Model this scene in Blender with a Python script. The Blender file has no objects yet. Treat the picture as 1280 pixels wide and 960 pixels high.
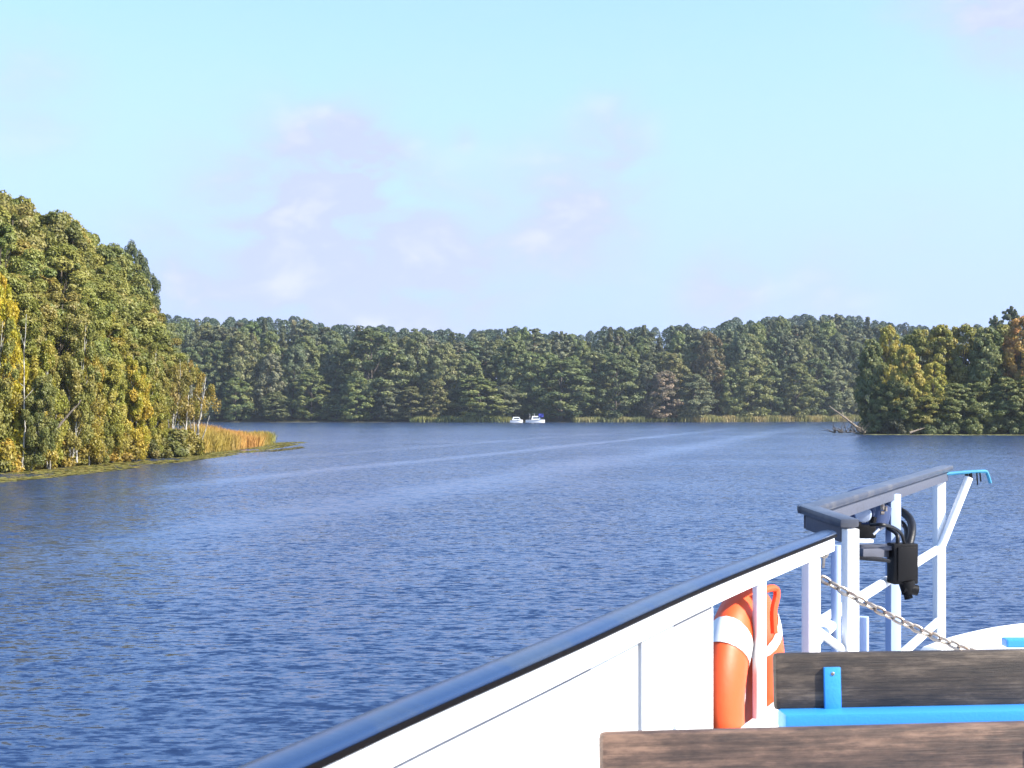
import bpy, bmesh, math, random
import numpy as np
from mathutils import Vector, Matrix
R = math.radians
S = 1758.0            # focal length in photo pixels
CAM_H = 3.2
HZ = 515.0            # horizon row in the photo
C = bpy.context.scene.collection
scene = bpy.context.scene

# ------------------------------------------------------------------ camera
cam = bpy.data.cameras.new('camera')
cam.sensor_width = 36.0
cam.lens = 36.0 * S / 1280.0
cam.shift_y = (HZ - 480.0) / 1280.0
cam.clip_start = 0.05
cam.clip_end = 30000
cam.dof.use_dof = True
cam.dof.focus_distance = 14.0
cam.dof.aperture_fstop = 14.0
cam_o = bpy.data.objects.new('camera', cam); C.objects.link(cam_o)
cam_o.location = (0, 0, CAM_H); cam_o.rotation_euler = (R(90), 0, 0)
scene.camera = cam_o

# ------------------------------------------------------------------ light
SUN_AZ, SUN_EL = R(109), R(38)          # clockwise from +Y
EXPOSURE = 1.3
sd = Vector((math.sin(SUN_AZ)*math.cos(SUN_EL), math.cos(SUN_AZ)*math.cos(SUN_EL), math.sin(SUN_EL)))
sun = bpy.data.lights.new('sun', 'SUN'); sun.energy = 5.0; sun.angle = R(0.5); sun.color = (1.0, 0.93, 0.82)
sun_o = bpy.data.objects.new('sun', sun); C.objects.link(sun_o)
sun_o.rotation_euler = sd.to_track_quat('Z', 'Y').to_euler(); sun_o.location = (40, -20, 60)

vs = scene.view_settings
vs.view_transform = 'Standard'; vs.look = 'None'; vs.gamma = 1.0; vs.use_curve_mapping = False
vs.exposure = EXPOSURE
scene.cycles.max_bounces = 6; scene.cycles.diffuse_bounces = 2; scene.cycles.glossy_bounces = 3
scene.cycles.transmission_bounces = 3; scene.cycles.transparent_max_bounces = 6
scene.cycles.sample_clamp_indirect = 4.0

world = bpy.data.worlds.new('World'); scene.world = world; world.use_nodes = True
nt = world.node_tree; nt.nodes.clear()
N = nt.nodes.new; L = nt.links.new
out = N('ShaderNodeOutputWorld'); bg = N('ShaderNodeBackground'); L(bg.outputs[0], out.inputs[0])
sky = N('ShaderNodeTexSky'); sky.sky_type = 'NISHITA'; sky.sun_disc = False
sky.sun_elevation = SUN_EL; sky.sun_rotation = SUN_AZ
sky.air_density = 1.0; sky.dust_density = 1.0; sky.ozone_density = 1.6
bg.inputs['Strength'].default_value = 0.112
tc = N('ShaderNodeTexCoord')
def pixdir(px, py):
    return Vector(((px-640)/S, 1.0, (HZ-py)/S)).normalized()
def math_node(op, a, b=None, clamp=False):
    m = N('ShaderNodeMath'); m.operation = op; m.use_clamp = clamp
    for i, v in enumerate((a, b)):
        if v is None: continue
        if isinstance(v, (int, float)): m.inputs[i].default_value = v
        else: L(v, m.inputs[i])
    return m.outputs[0]
# clouds: thin patches at fixed directions of the sky, broken up by noise
mp = N('ShaderNodeMapping'); mp.inputs['Scale'].default_value = (9, 9, 17); L(tc.outputs['Generated'], mp.inputs[0])
nz = N('ShaderNodeTexNoise'); nz.inputs['Scale'].default_value = 1.8; nz.inputs['Detail'].default_value = 7; nz.inputs['Roughness'].default_value = 0.55
nz.inputs['Distortion'].default_value = 0.3
L(mp.outputs[0], nz.inputs['Vector'])
total = None
for (px, py, rad, amt) in [(430,205,.055,.6),(420,290,.11,.7),(330,330,.12,.5),(560,360,.075,.5),(690,270,.075,.5),(740,290,.06,.4),(765,165,.04,.45),
                           (900,372,.042,.9),(1030,365,.05,.35),(575,358,.03,.6),(450,190,.03,.6),(40,120,.06,.32),(1262,18,.055,.8),(480,380,.11,.4),(800,215,.03,.3),(250,340,.06,.3),
                           (1150,290,.05,.15),(1150,5,.04,.3),(580,172,.014,.3)]:
    d = N('ShaderNodeVectorMath'); d.operation = 'DISTANCE'
    L(tc.outputs['Generated'], d.inputs[0]); d.inputs[1].default_value = pixdir(px, py)
    mr = N('ShaderNodeMapRange'); mr.interpolation_type = 'SMOOTHSTEP'
    L(d.outputs['Value'], mr.inputs[0]); mr.inputs[1].default_value = 0; mr.inputs[2].default_value = rad*1.15
    mr.inputs[3].default_value = amt*1.7; mr.inputs[4].default_value = 0
    total = mr.outputs[0] if total is None else math_node('ADD', total, mr.outputs[0])
ns = N('ShaderNodeMapRange'); ns.interpolation_type = 'SMOOTHSTEP'; L(nz.outputs[0], ns.inputs[0])
ns.inputs[1].default_value = 0.24; ns.inputs[2].default_value = 0.66
# faint everywhere-clouds for the unseen part of the sky
fac = math_node('MULTIPLY', math_node('ADD', total, 0.05), ns.outputs[0], True)
mixc = N('ShaderNodeMix'); mixc.data_type = 'RGBA'; L(fac, mixc.inputs[0])
tint = N('ShaderNodeMix'); tint.data_type = 'RGBA'; tint.blend_type = 'MULTIPLY'; tint.inputs[0].default_value = 1.0
gm = N('ShaderNodeGamma'); L(sky.outputs[0], gm.inputs[0]); gm.inputs[1].default_value = 0.8
L(gm.outputs[0], tint.inputs[6]); tint.inputs[7].default_value = (1.14, 1.44, 1.82, 1)
# thin milky layer low over the horizon
sepz = N('ShaderNodeSeparateXYZ'); L(tc.outputs['Generated'], sepz.inputs[0])
lowl = N('ShaderNodeMapRange'); lowl.interpolation_type = 'SMOOTHSTEP'; L(sepz.outputs[2], lowl.inputs[0])
lowl.inputs[1].default_value = 0.0; lowl.inputs[2].default_value = 0.40; lowl.inputs[3].default_value = 1.0; lowl.inputs[4].default_value = 0.0
milky = N('ShaderNodeMix'); milky.data_type = 'RGBA'; L(lowl.outputs[0], milky.inputs[0])
L(tint.outputs[2], milky.inputs[6]); milky.inputs[7].default_value = (2.08, 2.70, 4.7, 1)
cw = N('ShaderNodeMapRange'); cw.interpolation_type = 'SMOOTHSTEP'; L(nz.outputs[0], cw.inputs[0]); cw.inputs[1].default_value = 0.50; cw.inputs[2].default_value = 0.74
ccol = N('ShaderNodeMix'); ccol.data_type = 'RGBA'; L(cw.outputs[0], ccol.inputs[0])
ccol.inputs[6].default_value = (2.38, 2.70, 4.0, 1); ccol.inputs[7].default_value = (2.95, 3.15, 4.0, 1)
L(milky.outputs[2], mixc.inputs[6]); L(ccol.outputs[2], mixc.inputs[7])
L(mixc.outputs[2], bg.inputs['Color'])

# ------------------------------------------------------------------ helpers
def P(px, py, Y):
    return Vector(((px-640)/S*Y, Y, CAM_H-(py-HZ)/S*Y))
def PZ(px, py, z):                       # the pixel's point on the level z
    Y = (CAM_H-z)*S/(py-HZ)
    return P(px, py, Y)
def tag(o, label=None, cat=None, group=None, kind=None):
    if label: o['label'] = label
    if cat: o['category'] = cat
    if group: o['group'] = group
    if kind: o['kind'] = kind
    return o
def empty(name, loc=(0,0,0)):
    o = bpy.data.objects.new(name, None); C.objects.link(o); o.location = loc
    o.empty_display_size = 0.2
    return o
def link(name, me, parent=None, mat=None):
    o = bpy.data.objects.new(name, me); C.objects.link(o)
    if mat is not None:
        me.materials.clear(); me.materials.append(mat)
    if parent is not None: o.parent = parent
    return o
class MB:
    """collects shapes; build() links them as one mesh object (world coordinates, parent at any place)"""
    def __init__(s): s.v = []; s.f = []
    def add(s, vs_, fs):
        n = len(s.v); s.v += [tuple(v) for v in vs_]; s.f += [tuple(i+n for i in f) for f in fs]; return s
    def box(s, c, size, ax=None, bev=0.0):
        """bevelled box, ax = 3 axes"""
        ax = ax or (Vector((1,0,0)), Vector((0,1,0)), Vector((0,0,1)))
        bm = bmesh.new(); bmesh.ops.create_cube(bm, size=1.0)
        for v in bm.verts: v.co = Vector((v.co.x*size[0], v.co.y*size[1], v.co.z*size[2]))
        if bev > 0: bmesh.ops.bevel(bm, geom=bm.edges[:], offset=bev, segments=2, profile=0.6, affect='EDGES')
        bm.verts.index_update()
        c = Vector(c)
        s.add([c+ax[0]*v.co.x+ax[1]*v.co.y+ax[2]*v.co.z for v in bm.verts], [[v.index for v in f.verts] for f in bm.faces])
        bm.free(); return s
    def tube(s, pts, rad, seg=8, cap=True):
        pts = [Vector(p) for p in pts]
        if not hasattr(rad, '__len__'): rad = [rad]*len(pts)
        vv = []; ff = []
        ref = None
        for i, p in enumerate(pts):
            t = (pts[min(i+1, len(pts)-1)]-pts[max(i-1, 0)]).normalized()
            if ref is None:
                ref = Vector((0,0,1)) if abs(t.z) < .9 else Vector((1,0,0))
            a = (ref - t*ref.dot(t)).normalized(); b = t.cross(a); ref = a
            for k in range(seg):
                an = 2*math.pi*k/seg
                vv.append(p+(a*math.cos(an)+b*math.sin(an))*rad[i])
        for i in range(len(pts)-1):
            for k in range(seg):
                k2 = (k+1) % seg
                ff.append((i*seg+k, i*seg+k2, (i+1)*seg+k2, (i+1)*seg+k))
        if cap:
            ff.append(tuple(range(seg-1, -1, -1))); ff.append(tuple((len(pts)-1)*seg+k for k in range(seg)))
        return s.add(vv, ff)
    def bar(s, a, b, w, h, bev=0.0, up=Vector((0,0,1))):
        a = Vector(a); b = Vector(b); t = (b-a); ln = t.length; t.normalize()
        if abs(t.dot(up)) > .98: up = Vector((0.91, -0.41, 0))
        side = t.cross(up).normalized(); u = side.cross(t).normalized()
        return s.box((a+b)/2, (ln, w, h), (t, side, u), bev)
    def lathe(s, c, axis, prof, seg=24):
        c = Vector(c); axis = Vector(axis).normalized()
        ref = Vector((0,0,1)) if abs(axis.z) < .9 else Vector((1,0,0))
        a = (ref-axis*ref.dot(axis)).normalized(); b = axis.cross(a)
        vv = []; ff = []
        for (r, h) in prof:
            for k in range(seg):
                an = 2*math.pi*k/seg; vv.append(c+axis*h+(a*math.cos(an)+b*math.sin(an))*r)
        for i in range(len(prof)-1):
            for k in range(seg):
                k2 = (k+1) % seg; ff.append((i*seg+k, i*seg+k2, (i+1)*seg+k2, (i+1)*seg+k))
        ff.append(tuple(range(seg-1,-1,-1))); ff.append(tuple((len(prof)-1)*seg+k for k in range(seg)))
        return s.add(vv, ff)
    def sweep(s, prof, path, cap=True):
        """prof: (u inboard, w up), path: points on the level; closed profile"""
        n = len(prof); vv = []; ff = []
        for i, p in enumerate(path):
            t = (path[min(i+1, len(path)-1)]-path[max(i-1, 0)]); t.z = 0; t.normalize()
            side = Vector((t.y, -t.x, 0))
            for (u, w) in prof: vv.append(p+side*u+Vector((0,0,w)))
        for i in range(len(path)-1):
            for k in range(n):
                k2 = (k+1) % n; ff.append((i*n+k, (i+1)*n+k, (i+1)*n+k2, i*n+k2))
        if cap:
            ff.append(tuple(range(n))); ff.append(tuple((len(path)-1)*n+k for k in range(n-1, -1, -1)))
        return s.add(vv, ff)
    def build(s, name, mat, parent=None, smooth=False):
        me = bpy.data.meshes.new(name); me.from_pydata(s.v, [], s.f)
        bm = bmesh.new(); bm.from_mesh(me); bmesh.ops.recalc_face_normals(bm, faces=bm.faces[:]); bm.to_mesh(me); bm.free()
        if smooth:
            for p in me.polygons: p.use_smooth = True
            me.set_sharp_from_angle(angle=R(38))
        o = link(name, me, parent, mat)
        if parent is not None:
            M = parent.matrix_basis.copy()
            q = parent.parent
            while q is not None: M = q.matrix_basis @ M; q = q.parent
            me.transform(M.inverted())
        return o

# ------------------------------------------------------------------ materials
def newmat(name):
    m = bpy.data.materials.new(name); m.use_nodes = True
    return m, m.node_tree, m.node_tree.nodes['Principled BSDF']
def nd(t, kind, **kw):
    n = t.nodes.new(kind)
    for k, v in kw.items():
        if k in n.inputs: n.inputs[k].default_value = v
        else: setattr(n, k, v)
    return n
def ramp(t, src, stops):
    r = t.nodes.new('ShaderNodeValToRGB'); t.links.new(src, r.inputs[0])
    e = r.color_ramp.elements
    while len(e) < len(stops): e.new(0.5)
    for el, (p, c) in zip(e, stops):
        el.position = p; el.color = (*c, 1) if len(c) == 3 else c
    return r.outputs[0]
def paint(name, col, rough=0.45, spots=0.15, dirt=(0.25,0.2,0.15), scale=6.0, thr=(.62,.74), bump=0.02, spec=0.5, metal=0):
    m, t, b = newmat(name)
    tc = nd(t, 'ShaderNodeTexCoord')
    n1 = nd(t, 'ShaderNodeTexNoise', Scale=scale, Detail=8.0, Roughness=0.65); t.links.new(tc.outputs['Object'], n1.inputs['Vector'])
    n2 = nd(t, 'ShaderNodeTexNoise', Scale=scale*9, Detail=4.0); t.links.new(tc.outputs['Object'], n2.inputs['Vector'])
    f = nd(t, 'ShaderNodeMapRange'); f.inputs[1].default_value = thr[0]; f.inputs[2].default_value = thr[1]; f.inputs[4].default_value = spots
    t.links.new(n1.outputs[0], f.inputs[0])
    mx = nd(t, 'ShaderNodeMix', data_type='RGBA'); mx.inputs[6].default_value = (*col, 1); mx.inputs[7].default_value = (*dirt, 1)
    t.links.new(f.outputs[0], mx.inputs[0]); t.links.new(mx.outputs[2], b.inputs['Base Color'])
    r = nd(t, 'ShaderNodeMapRange'); r.inputs[3].default_value = rough*.75; r.inputs[4].default_value = rough*1.3
    t.links.new(n2.outputs[0], r.inputs[0]); t.links.new(r.outputs[0], b.inputs['Roughness'])
    bp = nd(t, 'ShaderNodeBump', Strength=0.4, Distance=bump*0.1); t.links.new(n2.outputs[0], bp.inputs['Height']); t.links.new(bp.outputs[0], b.inputs['Normal'])
    b.inputs['Specular IOR Level'].default_value = spec; b.inputs['Metallic'].default_value = metal
    return m
def wood(name, dark, mid, light, scale=1.0):
    m, t, b = newmat(name)
    tc = nd(t, 'ShaderNodeTexCoord')
    mp = nd(t, 'ShaderNodeMapping'); mp.inputs['Scale'].default_value = (1.6*scale, 14*scale, 16*scale); t.links.new(tc.outputs['Object'], mp.inputs[0])
    n1 = nd(t, 'ShaderNodeTexNoise', Scale=2.0, Detail=9.0, Roughness=0.62, Distortion=0.6); t.links.new(mp.outputs[0], n1.inputs['Vector'])
    mp2 = nd(t, 'ShaderNodeMapping'); mp2.inputs['Scale'].default_value = (2.5, 5, 9); t.links.new(tc.outputs['Object'], mp2.inputs[0])
    n2 = nd(t, 'ShaderNodeTexNoise', Scale=2.6, Detail=7.0, Roughness=0.72); t.links.new(mp2.outputs[0], n2.inputs['Vector'])
    mp3 = nd(t, 'ShaderNodeMapping'); mp3.inputs['Scale'].default_value = (3, 60, 90); t.links.new(tc.outputs['Object'], mp3.inputs[0])
    n3 = nd(t, 'ShaderNodeTexNoise', Scale=1.5, Detail=5.0, Roughness=0.7); t.links.new(mp3.outputs[0], n3.inputs['Vector'])
    a = nd(t, 'ShaderNodeMath', operation='MULTIPLY_ADD'); t.links.new(n1.outputs[0], a.inputs[0]); a.inputs[1].default_value = 0.42
    b2 = nd(t, 'ShaderNodeMath', operation='MULTIPLY'); t.links.new(n2.outputs[0], b2.inputs[0]); b2.inputs[1].default_value = 0.58
    t.links.new(b2.outputs[0], a.inputs[2])
    c = ramp(t, a.outputs[0], [(0.38, dark), (0.5, mid), (0.62, light)])
    mx = nd(t, 'ShaderNodeMix', data_type='RGBA', blend_type='MULTIPLY'); mx.inputs[0].default_value = 0.55
    t.links.new(c, mx.inputs[6]); g = ramp(t, n3.outputs[0], [(0.33, (.35,.33,.3)), (0.55, (1.1,1.1,1.1))]); t.links.new(g, mx.inputs[7])
    t.links.new(mx.outputs[2], b.inputs['Base Color'])
    b.inputs['Roughness'].default_value = 0.62
    bp = nd(t, 'ShaderNodeBump', Strength=0.6, Distance=0.004); t.links.new(n3.outputs[0], bp.inputs['Height']); t.links.new(bp.outputs[0], b.inputs['Normal'])
    return m
def leafmat(name, transl=0.35, sat=1.0):
    """crown colour comes from the object's own colour, varied leaf by leaf and clump by clump"""
    m, t, b = newmat(name)
    oi = nd(t, 'ShaderNodeObjectInfo'); at = nd(t, 'ShaderNodeAttribute', attribute_name='leaf_var')
    at2 = nd(t, 'ShaderNodeAttribute', attribute_name='clump_var')
    hs = nd(t, 'ShaderNodeHueSaturation'); t.links.new(oi.outputs['Color'], hs.inputs['Color'])
    h = nd(t, 'ShaderNodeMapRange'); t.links.new(at2.outputs['Fac'], h.inputs[0]); h.inputs[3].default_value = 0.475; h.inputs[4].default_value = 0.52
    t.links.new(h.outputs[0], hs.inputs['Hue'])
    v = nd(t, 'ShaderNodeMapRange'); t.links.new(at.outputs['Fac'], v.inputs[0]); v.inputs[3].default_value = 0.80; v.inputs[4].default_value = 1.22
    v2 = nd(t, 'ShaderNodeMapRange'); t.links.new(at2.outputs['Fac'], v2.inputs[0]); v2.inputs[3].default_value = 1.2; v2.inputs[4].default_value = 0.75
    vm = nd(t, 'ShaderNodeMath', operation='MULTIPLY'); t.links.new(v.outputs[0], vm.inputs[0]); t.links.new(v2.outputs[0], vm.inputs[1])
    t.links.new(vm.outputs[0], hs.inputs['Value']); hs.inputs['Saturation'].default_value = sat
    df = nd(t, 'ShaderNodeBsdfDiffuse'); tr = nd(t, 'ShaderNodeBsdfTranslucent')
    t.links.new(hs.outputs[0], df.inputs[0]); t.links.new(hs.outputs[0], tr.inputs[0])
    mx = nd(t, 'ShaderNodeMixShader'); mx.inputs[0].default_value = transl
    t.links.new(df.outputs[0], mx.inputs[1]); t.links.new(tr.outputs[0], mx.inputs[2])
    gl = nd(t, 'ShaderNodeBsdfGlossy', Roughness=0.55); mx2 = nd(t, 'ShaderNodeMixShader'); mx2.inputs[0].default_value = 0.03
    t.links.new(mx.outputs[0], mx2.inputs[1]); t.links.new(gl.outputs[0], mx2.inputs[2])
    o = [n for n in t.nodes if n.type == 'OUTPUT_MATERIAL'][0]; t.links.new(mx2.outputs[0], o.inputs[0])
    t.nodes.remove(b)
    return m
def bark(name, a, b_, scale=3.0, thr=(.4,.65)):
    m, t, b = newmat(name)
    tc = nd(t, 'ShaderNodeTexCoord'); mp = nd(t, 'ShaderNodeMapping'); mp.inputs['Scale'].default_value = (6, 6, 1.2); t.links.new(tc.outputs['Object'], mp.inputs[0])
    n1 = nd(t, 'ShaderNodeTexNoise', Scale=scale, Detail=6.0); t.links.new(mp.outputs[0], n1.inputs['Vector'])
    t.links.new(ramp(t, n1.outputs[0], [(thr[0], a), (thr[1], b_)]), b.inputs['Base Color']); b.inputs['Roughness'].default_value = .85
    return m
M = {}
M['white'] = paint('white paint', (.80,.80,.79), .4, .35, (.42,.36,.28), 5.0, (.66,.8))
M['hull'] = paint('hull paint', (.78,.78,.78), .3, .3, (.35,.33,.3), 2.0)
M['rail'] = paint('blue rail paint', (.012,.030,.082), .22, .7, (.030,.045,.075), 2.2, (.5,.58), spec=.5)
M['edging'] = paint('black rail edging', (.003,.002,.002), .6, .4, (.018,.012,.009), 9.0, spec=.08)
M['rail_grey'] = paint('grey beam paint', (.085,.09,.115), .45, .5, (.06,.055,.055), 8.0, spec=.3)
M['painted_shadow'] = paint('grey painted shadow', (.20,.20,.215), .6, .5, (.35,.34,.33), 6.0)  # shade under the rail beam, put into the colour
M['post_blue'] = paint('light blue grey posts', (.33,.42,.62), .45, .3, (.3,.28,.25), 8.0)  # bluish tone, darker than the white posts
M['bow_rail'] = paint('worn grey rail', (.050,.054,.070), .3, .6, (.12,.115,.115), 7.0, (.5,.65), spec=.5)
M['blue'] = paint('blue gloss paint', (.035,.26,.72), .35, .4, (.12,.18,.25), 14.0, (.66,.72))
M['steel'] = paint('galvanised steel', (.30,.265,.23), .38, .9, (.16,.085,.045), 30.0, (.5,.65), metal=.85)
M['black'] = paint('black plastic', (.005,.0045,.005), .5, .4, (.02,.016,.014), 12.0, spec=.2)
M['rubber'] = paint('black rubber', (.006,.006,.008), .45, .2, (.03,.03,.03), 12.0, spec=.3)
M['navy'] = paint('grey blue enamel', (.045,.065,.14), .3, .3, (.2,.22,.25), 10.0)
M['lens'] = paint('lamp glass', (.33,.38,.48), .1, .1, (.2,.2,.2), 10.0, spec=.8)
M['orange'] = paint('orange plastic', (.80,.085,.012), .5, .35, (.5,.05,.01), 5.0, (.45,.75))
M['band'] = paint('reflective band', (.78,.77,.74), .35, .4, (.5,.48,.45), 9.0)
M['rope_o'] = paint('orange rope', (.75,.075,.012), .7, .3, (.4,.06,.02), 20.0)
M['rope_b'] = paint('light blue rope', (.03,.21,.36), .7, .4, (.05,.3,.5), 25.0)
M['wood_grey'] = wood('weathered dark wood', (.010,.007,.005), (.042,.029,.020), (.125,.092,.064))
M['wood_brown'] = wood('worn brown wood', (.018,.010,.007), (.082,.047,.031), (.22,.128,.082))
M['deck'] = paint('deck paint', (.62,.63,.64), .55, .5, (.35,.34,.32), 3.0)
M['canopy'] = paint('blue canvas', (.05,.06,.35), .7, .2, (.05,.05,.2), 3.0)
M['window'] = paint('dark boat glass', (.02,.025,.035), .1, 0, spec=.7)
M['leaf'] = leafmat('leaves', .40)
M['needle'] = leafmat('needles', .22)
M['bark'] = bark('dark bark', (.05,.04,.03), (.13,.105,.08))
M['birch'] = bark('birch bark', (.05,.045,.04), (.42,.40,.35), 2.2, (.40,.56))
M['pinebark'] = bark('pine bark', (.10,.06,.04), (.30,.16,.09))
M['dead'] = bark('dead wood', (.12,.09,.065), (.34,.28,.21))
M['reed'] = leafmat('reed blades', .3)

# ------------------------------------------------------------------ terrain and water
def smooth_poly(pts): return np.array(pts, float)
LEFT = smooth_poly([(-300,18),(-90,30),(-48,50),(-31,66),(-27.6,75),(-26.6,85),(-25.2,97),(-24.2,106),(-24.0,118),(-25.5,136),(-29,147),(-40,168),(-62,205),(-110,240),(-320,280),(-700,200),(-700,18)])
FAR = smooth_poly([(-700,420),(-320,432),(-115,436),(-60,434),(-10,432),(60,440),(120,470),(180,480),(320,470),(700,440),(1500,420),(1500,2500),(-1500,2500),(-1500,420)])
RIGHT = smooth_poly([(49,203),(52,200.5),(60,199.5),(75,198),(110,186),(180,160),(320,140),(700,130),(700,330),(320,330),(150,300),(85,250),(60,222),(51,209)])
def sdist(poly, X, Y):
    """positive inside"""
    d = np.full(X.shape, 1e9); inside = np.zeros(X.shape, bool)
    n = len(poly)
    for i in range(n):
        a = poly[i]; b = poly[(i+1) % n]
        ab = b-a; t = np.clip(((X-a[0])*ab[0]+(Y-a[1])*ab[1])/(ab@ab), 0, 1)
        d = np.minimum(d, np.hypot(X-a[0]-t*ab[0], Y-a[1]-t*ab[1]))
        c = ((a[1] > Y) != (b[1] > Y)) & (X < (b[0]-a[0])*(Y-a[1])/(b[1]-a[1]+1e-12)+a[0])
        inside ^= c
    return np.where(inside, d, -d)
def ground_z(X, Y):
    X = np.asarray(X, float); Y = np.asarray(Y, float)
    l = sdist(LEFT, X, Y); f = sdist(FAR, X, Y); r = sdist(RIGHT, X, Y)
    wob = .12*np.sin(X*.9+Y*.4)+.08*np.sin(Y*1.3-X*.6)
    zl = np.where(l > 0, np.minimum(.12+.09*l, .45+.13*np.maximum(l-3.5,0)), l*.12)
    zl = np.minimum(zl, 9)
    zr = np.where(r > 0, np.minimum(.1+.08*r, 3.0), r*.12)
    zf = np.where(f > 0, np.minimum(.1+.08*f, 12+.02*f), f*.12)
    z = np.maximum(np.maximum(zl, zr), zf)
    z = np.where(z > 0.3, z+wob, z)
    return np.maximum(z, -2.5)
def gz(x, y): return float(ground_z(np.array([x]), np.array([y]))[0])
gx = np.concatenate([np.linspace(-1500,-180,34), np.arange(-172,180,2.2), np.linspace(190,1500,34)])
gy = np.concatenate([np.linspace(-60,55,24), np.arange(57,260,2.2), np.linspace(264,425,40), np.arange(428,520,3), np.linspace(530,2500,60)])
GX, GY = np.meshgrid(gx, gy); GZ = ground_z(GX, GY)
nx, ny = len(gx), len(gy)
me = bpy.data.meshes.new('ground')
idx = np.arange(nx*ny).reshape(ny, nx)
me.from_pydata(np.stack([GX, GY, GZ], -1).reshape(-1,3).tolist(), [], np.stack([idx[:-1,:-1], idx[:-1,1:], idx[1:,1:], idx[1:,:-1]], -1).reshape(-1,4).tolist())
for p in me.polygons: p.use_smooth = True
m, t, b = newmat('forest floor')
tcn = nd(t, 'ShaderNodeTexCoord'); n1 = nd(t, 'ShaderNodeTexNoise', Scale=0.5, Detail=9.0, Roughness=.7); t.links.new(tcn.outputs['Object'], n1.inputs['Vector'])
t.links.new(ramp(t, n1.outputs[0], [(.35,(.018,.016,.008)),(.5,(.045,.045,.014)),(.65,(.10,.085,.025))]), b.inputs['Base Color']); b.inputs['Roughness'].default_value = .95
n2 = nd(t, 'ShaderNodeTexNoise', Scale=4.0, Detail=6.0); t.links.new(tcn.outputs['Object'], n2.inputs['Vector'])
bp = nd(t, 'ShaderNodeBump', Strength=1.0, Distance=.25); t.links.new(n2.outputs[0], bp.inputs['Height']); t.links.new(bp.outputs[0], b.inputs['Normal'])
tag(link('ground', me, None, m), kind='structure')

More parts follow.
